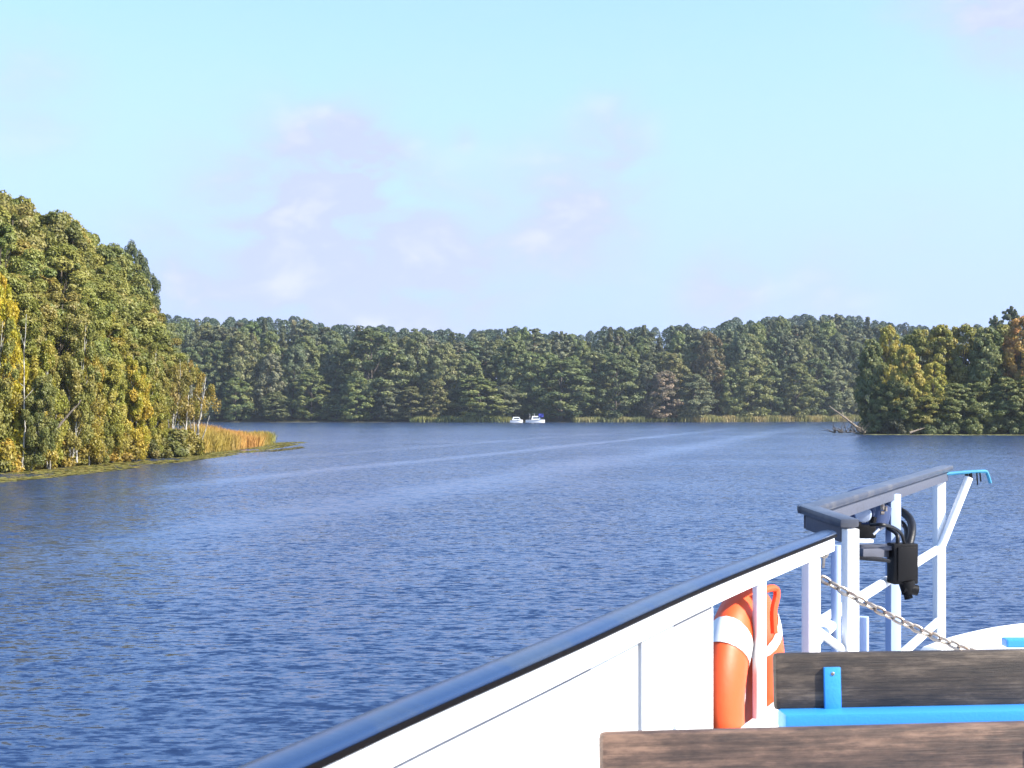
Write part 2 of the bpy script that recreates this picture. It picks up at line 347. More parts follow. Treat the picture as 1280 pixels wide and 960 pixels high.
# water: one sheet to the horizon; ripples by tilting the surface normal
me = bpy.data.meshes.new('water')
me.from_pydata([(-9000,-3000,0),(9000,-3000,0),(9000,12000,0),(-9000,12000,0)], [], [(0,1,2,3)])
m, t, b = newmat('lake water')
def water_material(m, t, b):
    Lk = t.links.new
    geo = nd(t, 'ShaderNodeNewGeometry')
    def noisevec(scale, sx, sy, detail, rot=0.0, rough=.5):
        mp = nd(t, 'ShaderNodeMapping'); mp.inputs['Scale'].default_value = (sx, sy, 1); mp.inputs['Rotation'].default_value = (0,0,rot)
        Lk(geo.outputs['Position'], mp.inputs[0])
        n = nd(t, 'ShaderNodeTexNoise', Scale=scale, Detail=detail, Roughness=rough); Lk(mp.outputs[0], n.inputs['Vector'])
        s = nd(t, 'ShaderNodeVectorMath', operation='SUBTRACT'); Lk(n.outputs['Color'], s.inputs[0]); s.inputs[1].default_value = (.5,.5,.5)
        return s.outputs[0]
    def scl(v, k):
        s = nd(t, 'ShaderNodeVectorMath', operation='SCALE'); Lk(v, s.inputs[0])
        if isinstance(k, (int, float)): s.inputs['Scale'].default_value = k
        else: Lk(k, s.inputs['Scale'])
        return s.outputs[0]
    def add(a, b_):
        s = nd(t, 'ShaderNodeVectorMath', operation='ADD'); Lk(a, s.inputs[0]); Lk(b_, s.inputs[1]); return s.outputs[0]
    a1 = noisevec(6.5, .42, 1.0, 3.0, R(4), .6)           # wind ripples
    a2 = noisevec(15, .5, 1.0, 3.0, R(-7), .6)         # small ripples
    a3 = noisevec(.6, .6, 1.0, 2.0, R(15))           # slow swell
    v = add(add(scl(a1, 1.05), scl(a2, .8)), add(scl(a3, .16), scl(noisevec(.16, .5, 1.0, 2.0, R(5)), .06)))
    # calmer lanes: old wakes running up the lake, and gust patches
    sp = nd(t, 'ShaderNodeSeparateXYZ'); Lk(geo.outputs['Position'], sp.inputs[0])
    def mt(op, a, b_=None, c=None):
        n = nd(t, 'ShaderNodeMath', operation=op)
        for i_, q in enumerate((a, b_, c)):
            if q is None: continue
            if isinstance(q, (int, float)): n.inputs[i_].default_value = q
            else: Lk(q, n.inputs[i_])
        return n.outputs[0]
    across = mt('MULTIPLY_ADD', sp.outputs[1], -.27, sp.outputs[0])
    cb = nd(t, 'ShaderNodeCombineXYZ'); Lk(mt('MULTIPLY', across, .11), cb.inputs[0]); Lk(mt('MULTIPLY', sp.outputs[1], .018), cb.inputs[1])
    n = nd(t, 'ShaderNodeTexNoise', Scale=1.0, Detail=5.0, Roughness=.6, Distortion=.5); Lk(cb.outputs[0], n.inputs['Vector'])
    wob = mt('MULTIPLY_ADD', n.outputs[0], 5.0, mt('SUBTRACT', across, 1.0))
    def lane_at(x0, wd, k):
        g = nd(t, 'ShaderNodeMapRange', interpolation_type='SMOOTHSTEP'); Lk(mt('ABSOLUTE', mt('SUBTRACT', wob, x0+1.5)), g.inputs[0])
        g.inputs[1].default_value = 0; g.inputs[2].default_value = wd; g.inputs[3].default_value = k; g.inputs[4].default_value = 0
        return g.outputs[0]
    n2 = noisevec(.045, .5, 1.0, 5.0, R(15), .65)
    sx = nd(t, 'ShaderNodeSeparateXYZ'); Lk(n2, sx.inputs[0])
    calm = mt('ADD', mt('ADD', lane_at(-30.7, 2.2, .52), lane_at(-18.5, 4.4, .46)), lane_at(-43, 2.5, .3))
    gust = nd(t, 'ShaderNodeMapRange', interpolation_type='SMOOTHSTEP'); Lk(sx.outputs[0], gust.inputs[0])
    gust.inputs[1].default_value = -.1; gust.inputs[2].default_value = .16; gust.inputs[3].default_value = 1.15; gust.inputs[4].default_value = .82
    lane = mt('MULTIPLY', gust.outputs[0], mt('SUBTRACT', 1.0, calm))
    v = scl(v, lane)
    # ripples steep on one side, normals leaned towards the camera to mirror higher sky
    sv = nd(t, 'ShaderNodeSeparateXYZ'); Lk(v, sv.inputs[0])
    ys = mt('ADD', sv.outputs[1], .05)
    ny = mt('ADD', mt('ADD', mt('MULTIPLY', mt('MINIMUM', ys, 0.0), 2.7), mt('MULTIPLY', mt('MAXIMUM', ys, 0.0), .5)), -.09)
    up = nd(t, 'ShaderNodeCombineXYZ'); Lk(mt('MULTIPLY', sv.outputs[0], .5), up.inputs[0]); Lk(ny, up.inputs[1]); up.inputs[2].default_value = 1.0
    nrm = nd(t, 'ShaderNodeVectorMath', operation='NORMALIZE'); Lk(up.outputs[0], nrm.inputs[0])
    Lk(nrm.outputs[0], b.inputs['Normal'])
    b.inputs['Base Color'].default_value = (.015, .032, .082, 1)
    b.inputs['Roughness'].default_value = .10
    b.inputs['IOR'].default_value = 1.333
water_material(m, t, b)
tag(link('water', me, None, m), kind='structure')

# ------------------------------------------------------------------ foliage
rng = np.random.default_rng(7)
def leaf_mesh(name, cen, nor, size, lv, cv, mat, long=1.5):
    n = len(cen)
    nor = nor/np.maximum(np.linalg.norm(nor, axis=1, keepdims=True), 1e-6)
    r = rng.normal(size=(n,3)); a = np.cross(nor, r); a /= np.maximum(np.linalg.norm(a, axis=1, keepdims=True), 1e-6)
    b = np.cross(nor, a)
    s = size[:,None]*.5
    co = np.stack([cen-a*s*long, cen-b*s, cen+a*s*long, cen+b*s], 1).reshape(-1,3)
    me = bpy.data.meshes.new(name)
    me.vertices.add(4*n); me.vertices.foreach_set('co', co.astype(np.float32).ravel())
    me.loops.add(4*n); me.loops.foreach_set('vertex_index', np.arange(4*n, dtype=np.int32))
    me.polygons.add(n); me.polygons.foreach_set('loop_start', np.arange(0, 4*n, 4, dtype=np.int32))
    me.update(calc_edges=True)
    for nm, val in (('leaf_var', lv), ('clump_var', cv)):
        at = me.attributes.new(nm, 'FLOAT', 'POINT'); at.data.foreach_set('value', np.repeat(val, 4).astype(np.float32))
    me.materials.append(mat)
    me.validate()
    return me
def clump_leaves(cc, cr, per, flat, outward, size, up=.35, rnd=.55):
    """leaves round each clump centre"""
    k = len(cc); n = k*per
    d = rng.normal(size=(n,3)); d /= np.linalg.norm(d, axis=1, keepdims=True)
    rad = rng.uniform(.35, 1.0, n)**.6
    rr = np.repeat(cr, per)*rad
    off = d*rr[:,None]; off[:,2] *= flat
    cen = np.repeat(cc, per, 0)+off
    nor = d*.7+np.repeat(outward, per, 0)*.5+rng.normal(size=(n,3))*rnd; nor[:,2] += up
    sz = size*rng.uniform(.65, 1.35, n)
    return cen, nor, sz, rng.random(n), np.repeat(rng.random(k), per)
def limb(mb, a, b, r0, r1, sag=.15, seg=5, wig=.06):
    a = Vector(a); b = Vector(b); n = 4; ln = (b-a).length
    pts = []
    for i in range(n+1):
        u = i/n; p = a.lerp(b, u); p.z += sag*ln*math.sin(u*math.pi)*.5
        if 0 < i < n: p += Vector(rng.normal(size=3))*wig*ln*.4
        pts.append(p)
    mb.tube(pts, [r0+(r1-r0)*i/n for i in range(n+1)], seg, cap=False)
PROTO = {}
def trunk_line(H, lean, wig, n=7):
    pts = []; x = y = 0.0
    for i in range(n):
        u = i/(n-1); pts.append(Vector((lean[0]*u*H+x, lean[1]*u*H+y, u*H))); x += rng.normal()*wig; y += rng.normal()*wig
    return pts
def on_line(pts, u):
    f = max(0, min(.9999, u))*(len(pts)-1); i = int(f); return pts[i].lerp(pts[i+1], f-i)
def make_broad(key, H, Rr, nclump, per, leaf, base=.12, top=1.6, barkm='bark', crad=(.16,.30), limbs=18):
    tr = trunk_line(H*.9, rng.normal(size=2)*.02, H*.008)
    lobes = rng.uniform(.72, 1.12, 9)
    cc = []; cr = []
    while len(cc) < nclump:
        t = rng.uniform(0, 1)
        z = base+(1-base)*t
        prof = min(1, .6+1.2*t)*math.sqrt(max(.02, 1-t**2.6))
        az = rng.uniform(0, 2*math.pi); lo = lobes[int(az/(2*math.pi)*9) % 9]*(1+.16*math.sin(az*3+t*9))
        rad = Rr*prof*lo*rng.uniform(.35, 1.0)**.5
        c0 = on_line(tr, z)
        cc.append((c0.x+math.cos(az)*rad, c0.y+math.sin(az)*rad, z*H*.965)); cr.append(Rr*rng.uniform(*crad)*(1.1-.35*t))
    cc = np.array(cc); cr = np.array(cr)
    ow = cc.copy(); ow[:,2] -= H*.5; ow[:,2] *= Rr/(H*.5); ow /= np.linalg.norm(ow, axis=1, keepdims=True)+1e-6
    crown = leaf_mesh('crown', *clump_leaves(cc, cr, per, .72, ow, leaf), M['leaf'])
    mb = MB(); r0 = H*.016
    mb.tube(tr, [r0*(1.25 if i == 0 else 1)*(1-i/(len(tr)-1)*.85) for i in range(len(tr))], 7)
    for i in rng.choice(nclump, min(limbs, nclump), replace=False):
        u = max(.12, cc[i][2]/H*.72); limb(mb, on_line(tr, u), cc[i], r0*.38*(1.1-u), r0*.07)
    tm = MB_mesh(mb, 'trunk', M[barkm])
    PROTO[key] = (H, Rr, crown, tm)
def MB_mesh(mb, name, mat):
    me = bpy.data.meshes.new(name); me.from_pydata(mb.v, [], mb.f); me.materials.append(mat)
    for p in me.polygons: p.use_smooth = True
    return me
def make_pine(key, H, Rr, nwh, per, leaf, base=.4):
    tr = trunk_line(H*.97, rng.normal(size=2)*.012, H*.005)
    cc = []; cr = []; ends = []
    for w in range(nwh):
        t = (w+rng.uniform(-.3,.3))/nwh; t = min(max(t, 0), 1)
        z = base+(1-base)*t
        rr = (Rr*math.sqrt(max(.05,1-t**2.2)) if key in ('pine0', 'pine2') else Rr*(1.02-t)*1.1)*(.6+.4*min(1, t*4+.3))+.25
        for b_ in range(int(rng.integers(4, 7))):
            az = rng.uniform(0, 2*math.pi); ln = rr*rng.uniform(.6, 1.1); c0 = on_line(tr, z)
            for q in (.45, .75, 1.0):
                if q < .6 and rng.random() < .4: continue
                cc.append((c0.x+math.cos(az)*ln*q, c0.y+math.sin(az)*ln*q, z*H*.97+ln*.16*q+rng.normal()*.15)); cr.append(max(.3, ln*.21)*rng.uniform(.7, 1.25))
            if w % 2 == 0: ends.append((z, cc[-1]))
    for q in (.84, .89, .93, .96): cc.append((tr[-1].x+rng.normal()*.15, tr[-1].y+rng.normal()*.15, H*q)); cr.append(1.5*(1.1-q)+.45)
    cc = np.array(cc); cr = np.array(cr)
    ow = cc.copy(); ow[:,2] = 0; ow /= np.linalg.norm(ow, axis=1, keepdims=True)+1e-6; ow[:,2] = .3
    crown = leaf_mesh('crown', *clump_leaves(cc, cr, per, .55, ow, leaf, up=.5), M['needle'], long=1.8)
    mb = MB(); r0 = H*.012
    mb.tube(tr, [r0*(1-i/(len(tr)-1)*.85) for i in range(len(tr))], 6)
    for z, e in ends: limb(mb, on_line(tr, z*.97), e, r0*.25, r0*.06, seg=4)
    PROTO[key] = (H, Rr, crown, MB_mesh(mb, 'trunk', M['pinebark']))
def make_birch(key, H, Rr, stems, nclump, per, leaf, base=.25, spread=.12):
    mb = MB(); cc = []; cr = []
    for s_ in range(stems):
        le = rng.normal(size=2)*spread
        h = H*(1 if s_ == 0 else rng.uniform(.7, .95)); tr = trunk_line(h, le, h*.012, 8)
        off = Vector((rng.normal()*.3*(s_ > 0), rng.normal()*.3*(s_ > 0), 0)); tr = [p+off for p in tr]
        r0 = H*.011*rng.uniform(.7, 1.1)
        mb.tube(tr, [r0*(1-i/7*.85) for i in range(8)], 7)
        for c in range(nclump//stems):
            t = rng.uniform(0, 1)**.85; z = base+(1-base)*t
            prof = math.sin(math.pi*min(1, t*.75+.2))**.7
            az = rng.uniform(0, 2*math.pi); rad = Rr*prof*rng.uniform(.25, 1.0); c0 = on_line(tr, z*.98)
            p = (c0.x+math.cos(az)*rad, c0.y+math.sin(az)*rad, c0.z+rad*.25)
            cc.append(p); cr.append(Rr*rng.uniform(.16,.34)*(1.1-.4*t))
            if c % 2 == 0: limb(mb, on_line(tr, max(.1, z*.98-.14)), p, r0*.3, r0*.07, seg=4)
    cc = np.array(cc); cr = np.array(cr)
    ow = cc.copy(); ow[:,2] = 0; ow /= np.linalg.norm(ow, axis=1, keepdims=True)+1e-6
    cen, nor, sz, lv, cv = clump_leaves(cc, cr, per, 1.0, ow, leaf, up=.1, rnd=.9)
    cen[:,2] -= np.abs(rng.normal(size=len(cen)))*.12
    cen[:,2] = np.maximum(cen[:,2], .15)
    PROTO[key] = (H, Rr, leaf_mesh('crown', cen, nor, sz, lv, cv, M['leaf']), MB_mesh(mb, 'trunk', M['birch']))
def make_shrub(key, H, Rr, nclump, per, leaf, blades=False):
    cc = []; cr = []; mb = MB()
    for c in range(nclump):
        az = rng.uniform(0, 2*math.pi); q = rng.uniform(.2, 1)**.6; t = rng.uniform(.1, .85)
        rad = Rr*q*math.sqrt(max(.15, 1-t*t)); p = (math.cos(az)*rad, math.sin(az)*rad, H*t)
        cc.append(p); cr.append(Rr*rng.uniform(.2,.36))
        if c % 2 == 0: limb(mb, (rng.normal()*.06, rng.normal()*.06, 0), p, .028, .008, seg=4)
    cc = np.array(cc); cr = np.array(cr); ow = cc/(np.linalg.norm(cc, axis=1, keepdims=True)+1e-6)
    cen, nor, sz, lv, cv = clump_leaves(cc, cr, per, .9, ow, leaf, up=.2)
    cen[:,2] = np.maximum(cen[:,2], .03)
    PROTO[key] = (H, Rr, leaf_mesh('foliage', cen, nor, sz, lv, cv, M['leaf'], 2.6 if blades else 1.5), MB_mesh(mb, 'stem', M['bark']))
for i in range(5): make_broad(f'far{i}', 22, 6.2, 190, 110, .35, base=.06, crad=(.08,.25))
for i in range(4): make_pine(f'pine{i}', 24, 4.4, 17, 85, .29, base=.38)
for i in range(5): make_broad(f'near{i}', 16, 4.4, 210, 270, .15, base=.12, limbs=40, crad=(.08,.27))
for i in range(3): make_broad(f'mid{i}', 15, 4.6, 190, 130, .26, base=.10, limbs=30, crad=(.08,.28))
for i in range(4): make_birch(f'birch{i}', 9, 2.0, 1+i % 3, 130, 190, .125, base=.10)
for i in range(2): make_birch(f'airy{i}', 7, 1.9, 4, 60, 120, .12, base=.35, spread=.10)
for i in range(3): make_shrub(f'shrub{i}', 1.5, 1.1, 28, 240, .085)
for i in range(2): make_shrub(f'sedge{i}', .9, 1.0, 30, 260, .06, True)
NAMES = {'far': 'deciduous_tree', 'nea': 'deciduous_tree', 'mid': 'deciduous_tree', 'pin': 'pine_tree', 'bir': 'birch_tree', 'air': 'birch_tree', 'shr': 'shrub', 'sed': 'sedge_clump'}
CATS = {'deciduous_tree': 'tree', 'pine_tree': 'pine', 'birch_tree': 'birch', 'shrub': 'shrub', 'sedge_clump': 'sedge'}
def tree(key, x, y, z, H, width, col, label, group=None, lean=(0,0)):
    h0, r0, cm, tm = PROTO[key]
    nm = NAMES[key[:3]]
    e = empty(nm, (x, y, z-.06)); sxy = width/2/r0
    e.rotation_euler = (lean[0], lean[1], random.uniform(0, 6.283))
    e.scale = (sxy, sxy, H/h0)
    c = link(cm.name.split('.')[0], cm, e); c.color = (*col, 1)
    k = link(tm.name.split('.')[0], tm, e)
    tag(e, label, CATS[nm], group)
    return e
random.seed(3)
def vary(c, a=.12):
    f = random.uniform(1-a, 1+a); return tuple(max(.003, v*f*random.uniform(1-a*.4, 1+a*.4)) for v in c)
DG = (.142,.170,.062); MG = (.180,.205,.062); OL = (.25,.238,.050); YG = (.32,.295,.046); BR = (.25,.19,.115); BG = (.118,.145,.070)
PN = (.128,.148,.070); GB = (.170,.182,.090); OF = (.195,.208,.070)
YE = (.46,.37,.028); GO = (.32,.19,.03)
colour_word = {DG: 'dark green', MG: 'mid green', OL: 'olive green', YG: 'yellow green', BR: 'brownish', BG: 'blackish green', PN: 'dark pine green', GB: 'grey green', OF: 'olive green', YE: 'yellow', GO: 'golden'}

def far_shore(px):                        # distance of the far bank along a column
    for Y in np.arange(425, 520, 1.0):
        if sdist(FAR, np.array([(px-640)/S*Y]), np.array([Y]))[0] > 0: return float(Y)
    return 480.0
# the row on the far bank: px, top row, width px, colour, depth behind the bank, kind
ROW = [(205,420,50,DG,6,'far0'),(238,432,44,DG,5,'far1'),(272,425,46,DG,7,'far2'),(262,480,30,BG,2,'far0'),(303,412,54,OF,8,'far3'),(296,470,40,MG,3,'far1'),(337,440,40,GB,8,'far4'),(345,488,34,DG,2,'far0'),
       (366,428,40,BG,12,'far2'),(389,460,46,MG,4,'far1'),(418,432,44,BG,12,'far3'),(420,492,30,DG,3,'far4'),(465,408,84,DG,9,'far0'),(446,470,44,MG,3,'far2'),(490,482,46,GB,3,'far3'),
       (522,412,46,DG,12,'far4'),(515,482,44,OF,4,'far1'),(540,472,34,(.20,.205,.065),3,'far3'),(555,426,52,OF,10,'far0'),(602,470,70,MG,5,'far2'),(580,440,50,DG,11,'far4'),(638,418,54,DG,11,'far3'),(632,480,42,GB,5,'far1'),
       (668,438,48,MG,9,'far2'),(702,446,84,DG,5,'far0'),(745,438,52,OF,10,'far4'),(770,442,62,DG,5,'far1'),(806,450,40,GB,8,'far3'),(827,462,46,BR,4,'far2'),(838,440,50,(.20,.205,.065),12,'far1'),
       (868,466,56,GB,4,'far4'),(886,412,44,(.16,.14,.055),16,'far3'),(914,458,30,MG,4,'far0'),(934,446,58,OF,6,'far2'),(965,455,40,DG,9,'far1'),(991,452,54,MG,5,'far3'),(1022,446,46,DG,9,'far4'),(1048,450,46,GB,6,'far0'),(1084,440,50,DG,8,'far1'),(1118,436,50,DG,8,'far2')]
names_row = sorted(ROW)
cntL = [r for r in names_row if r[0] < 655]; cntR = [r for r in names_row if r[0] >= 655]
ORD = ['first','second','third','fourth','fifth','sixth','seventh','eighth','ninth','tenth','eleventh','twelfth','thirteenth','fourteenth','fifteenth','sixteenth','seventeenth','eighteenth','nineteenth','twentieth','twenty-first','twenty-second','twenty-third','twenty-fourth','twenty-fifth']
for r in names_row:
    px, ty, w, col, dep, key = r
    sh = far_shore(px); Y = sh+dep; x = (px-640)/S*Y; z = gz(x, Y)
    H = CAM_H-(ty-HZ)/S*Y-z
    side = cntL if px < 655 else cntR
    k = (len(cntL)-1-cntL.index(r)) if px < 655 else cntR.index(r)
    word = colour_word.get(col, 'yellowish' if col[1] > col[0] else 'pale tan')
    size = 'small ' if H < 13 else ('tall ' if H > 21 else '')
    shape = 'broad ' if w > 60 else ''
    label = f"{size}{shape}{word} tree on far bank, {ORD[k]} {'left' if px < 655 else 'right'} of the moored boats"
    if col == BR: label = 'brownish thinning tree on the far bank between two reed strips'
    tree(key, x, Y, z, H, w/S*Y*1.12, vary(col), label, 'leafy trees along the far bank')
SKY = [(150,390),(230,396),(300,398),(355,394),(390,402),(440,405),(520,411),(580,414),(640,409),(690,416),(725,417),(745,409),(800,409),(880,405),(930,397),(980,395),(1040,393),(1080,397),(1120,405),(1200,409),(1300,400)]
def skyline(px): return float(np.interp(px, [a for a, b in SKY], [b for a, b in SKY]))
for rowi, (dep, drop, step) in enumerate([(24, 22, 17), (36, 10, 15), (52, 1, 14)]):
    px = 190+rowi*5
    while px < 1180:
        Y = far_shore(px)+dep+random.uniform(-4, 4); q = px+random.uniform(-4, 4); x = (q-640)/S*Y; z = gz(x, Y)
        ty = skyline(q)+drop+random.uniform(-7, 11)
        H = CAM_H-(ty-HZ)/S*Y-z
        pine = random.random() < (.45, .75, .85)[rowi]
        if pine:
            tree(f'pine{random.randrange(4)}', x, Y, z, H, random.uniform(8, 11), vary(random.choice((PN, PN, GB)), .2), 'dark pine crown among the rows behind the far bank trees', 'pines behind the far bank trees')
        else:
            tree(f'far{random.randrange(5)}', x, Y, z, H, random.uniform(10, 14), vary(random.choice((DG, MG, DG, OF)), .2), 'green leafy crown among the rows behind the far bank trees', 'leafy trees behind the far bank trees')
        px += step*random.uniform(.8, 1.25)
# the wooded ridge further back reads as one mass
cs = []; ns_ = []; ss = []; l1 = []; l2 = []
for k in range(330):
    px = random.uniform(100, 1330); Y = random.choice((560, 620, 700, 820, 950)) ; Y += random.uniform(-25, 25)
    x = (px-640)/S*Y; ty = skyline(px)+random.uniform(0, 8)-(2 if Y > 800 else 0)
    top = CAM_H-(ty-HZ)/S*Y; H = 17
    n = 620; u = rng.random(n)**.8; ang = rng.uniform(0, 6.283, n); rad = 4.6*np.sqrt(np.maximum(0,1-u**2.6))*rng.uniform(.3, 1, n)**.5+.1
    c = np.stack([x+np.cos(ang)*rad, Y+np.sin(ang)*rad, top-H*.8+u*H*.8], 1)
    nn = np.stack([np.cos(ang), np.sin(ang), np.full(n, .6)], 1)+rng.normal(size=(n,3))*.7
    cs.append(c); ns_.append(nn); ss.append(rng.uniform(.4, .75, n)*(Y/600)); l1.append(rng.random(n)); l2.append(np.full(n, rng.random()))
me = leaf_mesh('distant_forest', np.concatenate(cs), np.concatenate(ns_), np.concatenate(ss), np.concatenate(l1), np.concatenate(l2), M['needle'])
o = link('distant_forest', me); o.color = (.042,.068,.034,1)
tag(o, 'dark wooded ridge rising behind the far bank trees', 'forest', kind='stuff')

# ---- left bank: tall wood, then birches and shrubs at the water
LSKY = [(-400,190),(-100,215),(0,236),(50,254),(100,272),(140,298),(163,322),(180,348),(193,376),(205,389),(228,402),(240,420)]
def lsky(px): return float(np.interp(px, [a for a, b in LSKY], [b for a, b in LSKY]))
tall = []
for k, (X0, y0, y1, st, fr) in enumerate([(-30.5, 76, 122, 5.2, .62), (-33.5, 80, 136, 5.4, .84), (-38.5, 92, 158, 6, .97), (-45, 100, 186, 6.4, 1.0), (-52, 118, 214, 8, 1.0)]):
    Y = y0
    while Y < y1:
        x = X0+random.uniform(-1.3, 1.3); yy = Y+random.uniform(-1.5, 1.5); px = 640+x/yy*S
        Y += st
        w = random.uniform(7.0, 9.5) if k else random.uniform(5, 6.5)
        pr = px+.38*w/2/yy*S
        if px < -230 or pr > 218: continue
        z = gz(x, yy); top = CAM_H+(HZ-lsky(pr))/S*yy
        if fr < .9: top = 3.2+(top-3.2)*fr*random.uniform(.92, 1.08)
        else: top *= random.uniform(.97, 1.02)
        H = min((top-z)*1.045, 22)
        tall.append((px, k, x, yy, z, H, w))
tall.sort()
for i, (px, k, x, yy, z, H, w) in enumerate(tall):
    col = random.choice((OL, OL, (.22,.222,.048), YG if k < 2 else (.25,.235,.046), (.185,.20,.048)))
    if k >= 3 and px > 130: col = (.135,.155,.048)
    if px < 0: lab = 'olive green leafy tree at the left edge of the left bank wood'
    else:
        place = 'front' if k < 2 else ('middle' if k == 2 else 'back')
        lab = f"olive green leafy crown in the {place} of the left bank wood"
    tree(f'near{random.randrange(5)}', x, yy, z, H, w, vary(col, .16), lab, 'leafy trees of the left bank wood'+(' '+['front','front','middle','back','back'][k] if px >= 0 else ' edge'))
for (px, ty, Y, w, lab) in [(166,308,172,5.6,'dark green tall tree at the right end of the left bank wood'),(184,338,182,5.2,'dark green tree on the slope of the left bank wood, rightmost of the tall ones')]:
    x = (px-640)/S*Y; z = gz(x, Y)
    tree('near2', x, Y, z, (CAM_H-(ty-HZ)/S*Y-z)*1.04, w, (.095,.12,.045), lab, 'leafy trees of the left bank wood back')
BIR = [(22,342,76.5,'birch0',YE,56,'yellow topped birch with pale trunk at the left edge of the photo'),
       (62,420,78.5,'birch1',YG,52,'yellow green birch right of the yellow topped birch'),
       (-18,400,75,'birch2',OL,60,'green birch cut off by the left edge of the photo'),
       (88,405,82,'birch2',OL,54,'olive green birch behind the leaning dark branch'),
       (112,432,84,'birch0',(.36,.29,.04),46,'orange tinged birch on the left bank'),
       (140,452,88,'birch3',YG,46,'yellow green birch with two dark stems on the left bank'),
       (163,446,91,'birch1',(.40,.33,.035),44,'bright yellow small birch near the middle of left bank'),
       (186,428,99,'birch2',OL,50,'olive birch standing left of the airy birches'),
       (196,474,97,'birch3',YG,38,'low yellow green birch beside the airy birches'),
       (214,448,103,'airy0',(.27,.23,.05),44,'airy thinning birch, left one of the pair by the reeds'),
       (241,446,107,'airy1',(.30,.24,.05),44,'airy thinning birch, right one of the pair by the reeds'),
       (38,470,76,'birch3',(.19,.20,.05),46,'green young birch leaning over the bank at left'),
       (125,490,85,'birch1',OL,38,'low olive birch at the water edge of left bank')]
for (px, ty, Y, key, col, w, lab) in BIR:
    x = (px-640)/S*Y; z = gz(x, Y); H = CAM_H-(ty-HZ)/S*Y-z
    tree(key, x, Y, z, H, w/S*Y, vary(col, .06), lab, 'birches along the left bank')
SH = [(3,577,1.3,'sedge0',(.34,.27,.03)),(28,574,1.1,'sedge1',(.26,.23,.03)),(52,570,1.2,'shrub0',(.28,.22,.03)),(72,572,1.1,'sedge0',(.30,.24,.03)),(92,566,1.5,'shrub1',(.20,.18,.03)),(108,565,1.3,'sedge1',(.30,.22,.03)),
      (124,560,1.5,'shrub2',(.30,.22,.03)),(142,556,1.8,'shrub0',(.24,.19,.03)),(158,556,1.4,'shrub1',(.20,.17,.03)),(178,553,1.4,'shrub2',(.13,.13,.03)),(197,551,1.3,'shrub0',(.16,.15,.03)),(213,548,1.6,'shrub1',(.14,.14,.03)),(230,548,1.4,'sedge0',(.22,.19,.03)),(247,552,1.0,'sedge1',(.24,.19,.03)),
      (16,560,1.8,'shrub1',(.18,.17,.03)),(62,556,1.9,'shrub2',(.16,.16,.03)),(-14,575,1.6,'shrub0',(.2,.19,.03))]
for i, (px, ty, h, key, col) in enumerate(sorted(SH)):
    Y = 74.6 if px < 20 else float(np.interp(px, [20,130,250,300],[76,88.3,105.3,117]))
    if px in (16, 62): Y += 3
    x = (px-640)/S*Y-.5; z = max(gz(x, Y), .02)
    word = 'golden' if col[0] > .25 else ('yellowish' if col[0] > .17 else 'olive green')
    lab = f"{word} {'sedge tussock' if key[:3] == 'sed' else 'bush'} under the left bank trees, {ORD[i]} from photo's left edge"
    h *= 1.35; tree(key, x, Y, z, h, h*random.uniform(1.5, 2.0), vary(col, .06), lab, 'bushes and tussocks along the left bank')
# bare stems
def snag(name, pts, r0, mat, label, cat, group=None, twigs=3):
    mb = MB(); pts = [Vector(p) for p in pts]
    n = 8; line = [pts[0].lerp(pts[-1], i/n)+Vector(rng.normal(size=3))*(pts[-1]-pts[0]).length*.005 for i in range(n+1)]
    mb.tube(line, [r0*(1-.75*i/n) for i in range(n+1)], 7)
    for q in range(twigs):
        u = random.uniform(.35, .95); a = on_line(line, u); ln = (pts[-1]-pts[0]).length*random.uniform(.08, .2)
        mb.tube([a, a+Vector((random.uniform(-1,1)*.7, random.uniform(-1,1)*.5, random.uniform(.2,1)))*ln], [r0*.3, r0*.08], 5)
    return tag(mb.build(name, mat, None, True), label, cat, group)
snag('bare_stem', [P(243,567,106), P(258,470,106)], .12, M['birch'], 'tall pale bare stem leaning right beside the reeds', 'dead tree', 'bare stems along the left bank')
snag('bare_stem', [P(231,566,105.5), P(236,486,106)], .09, M['birch'], 'upright pale bare stem left of the tall leaning one', 'dead tree', 'bare stems along the left bank')
snag('bare_stem', [P(247,567,107), P(262,520,107)], .07, M['birch'], 'short thin bare stem right of the tall leaning one', 'dead tree', 'bare stems along the left bank')
snag('bare_stem', [P(215,566,102.5), P(217,492,103)], .10, M['birch'], 'straight pale stem in front of the airy birches', 'dead tree', 'bare stems along the left bank')
snag('bare_stem', [P(27,584,75.6), P(33,392,75.8)], .055, M['birch'], 'tall thin pale stem under the yellow topped birch', 'dead tree', 'bare stems along the left bank')
snag('bare_stem', [P(96,578,81.5), P(94,470,82)], .06, M['birch'], 'thin pale stem right of the dark leaning branch', 'dead tree', 'bare stems along the left bank')
snag('bare_stem', [P(122,574,86), P(130,515,86)], .07, M['birch'], 'short pale stem left of the low golden bushes', 'dead tree', 'bare stems along the left bank')
snag('fallen_branch', [P(62,546,77.5), P(102,500,80)], .10, M['bark'], 'dark leaning branch among the left bank birches', 'branch', twigs=5)
mb = MB(); pp = PZ(38,586,0.0); pp.y -= .3
mb.tube([pp+Vector((-.9,0,-.1)), pp+Vector((-.2,0,.35)), pp+Vector((.05,0,1.0)), pp+Vector((.12,.1,2.4))], [.25,.3,.22,.1], 8)
for a in (-.9, -.5, .5): mb.tube([pp+Vector((0,0,.35)), pp+Vector((a,-.2,-.15))], [.16,.06], 6)
tag(mb.build('tree_stump', M['bark'], None, True), 'dark rotting stump with roots at the left waterline', 'stump')

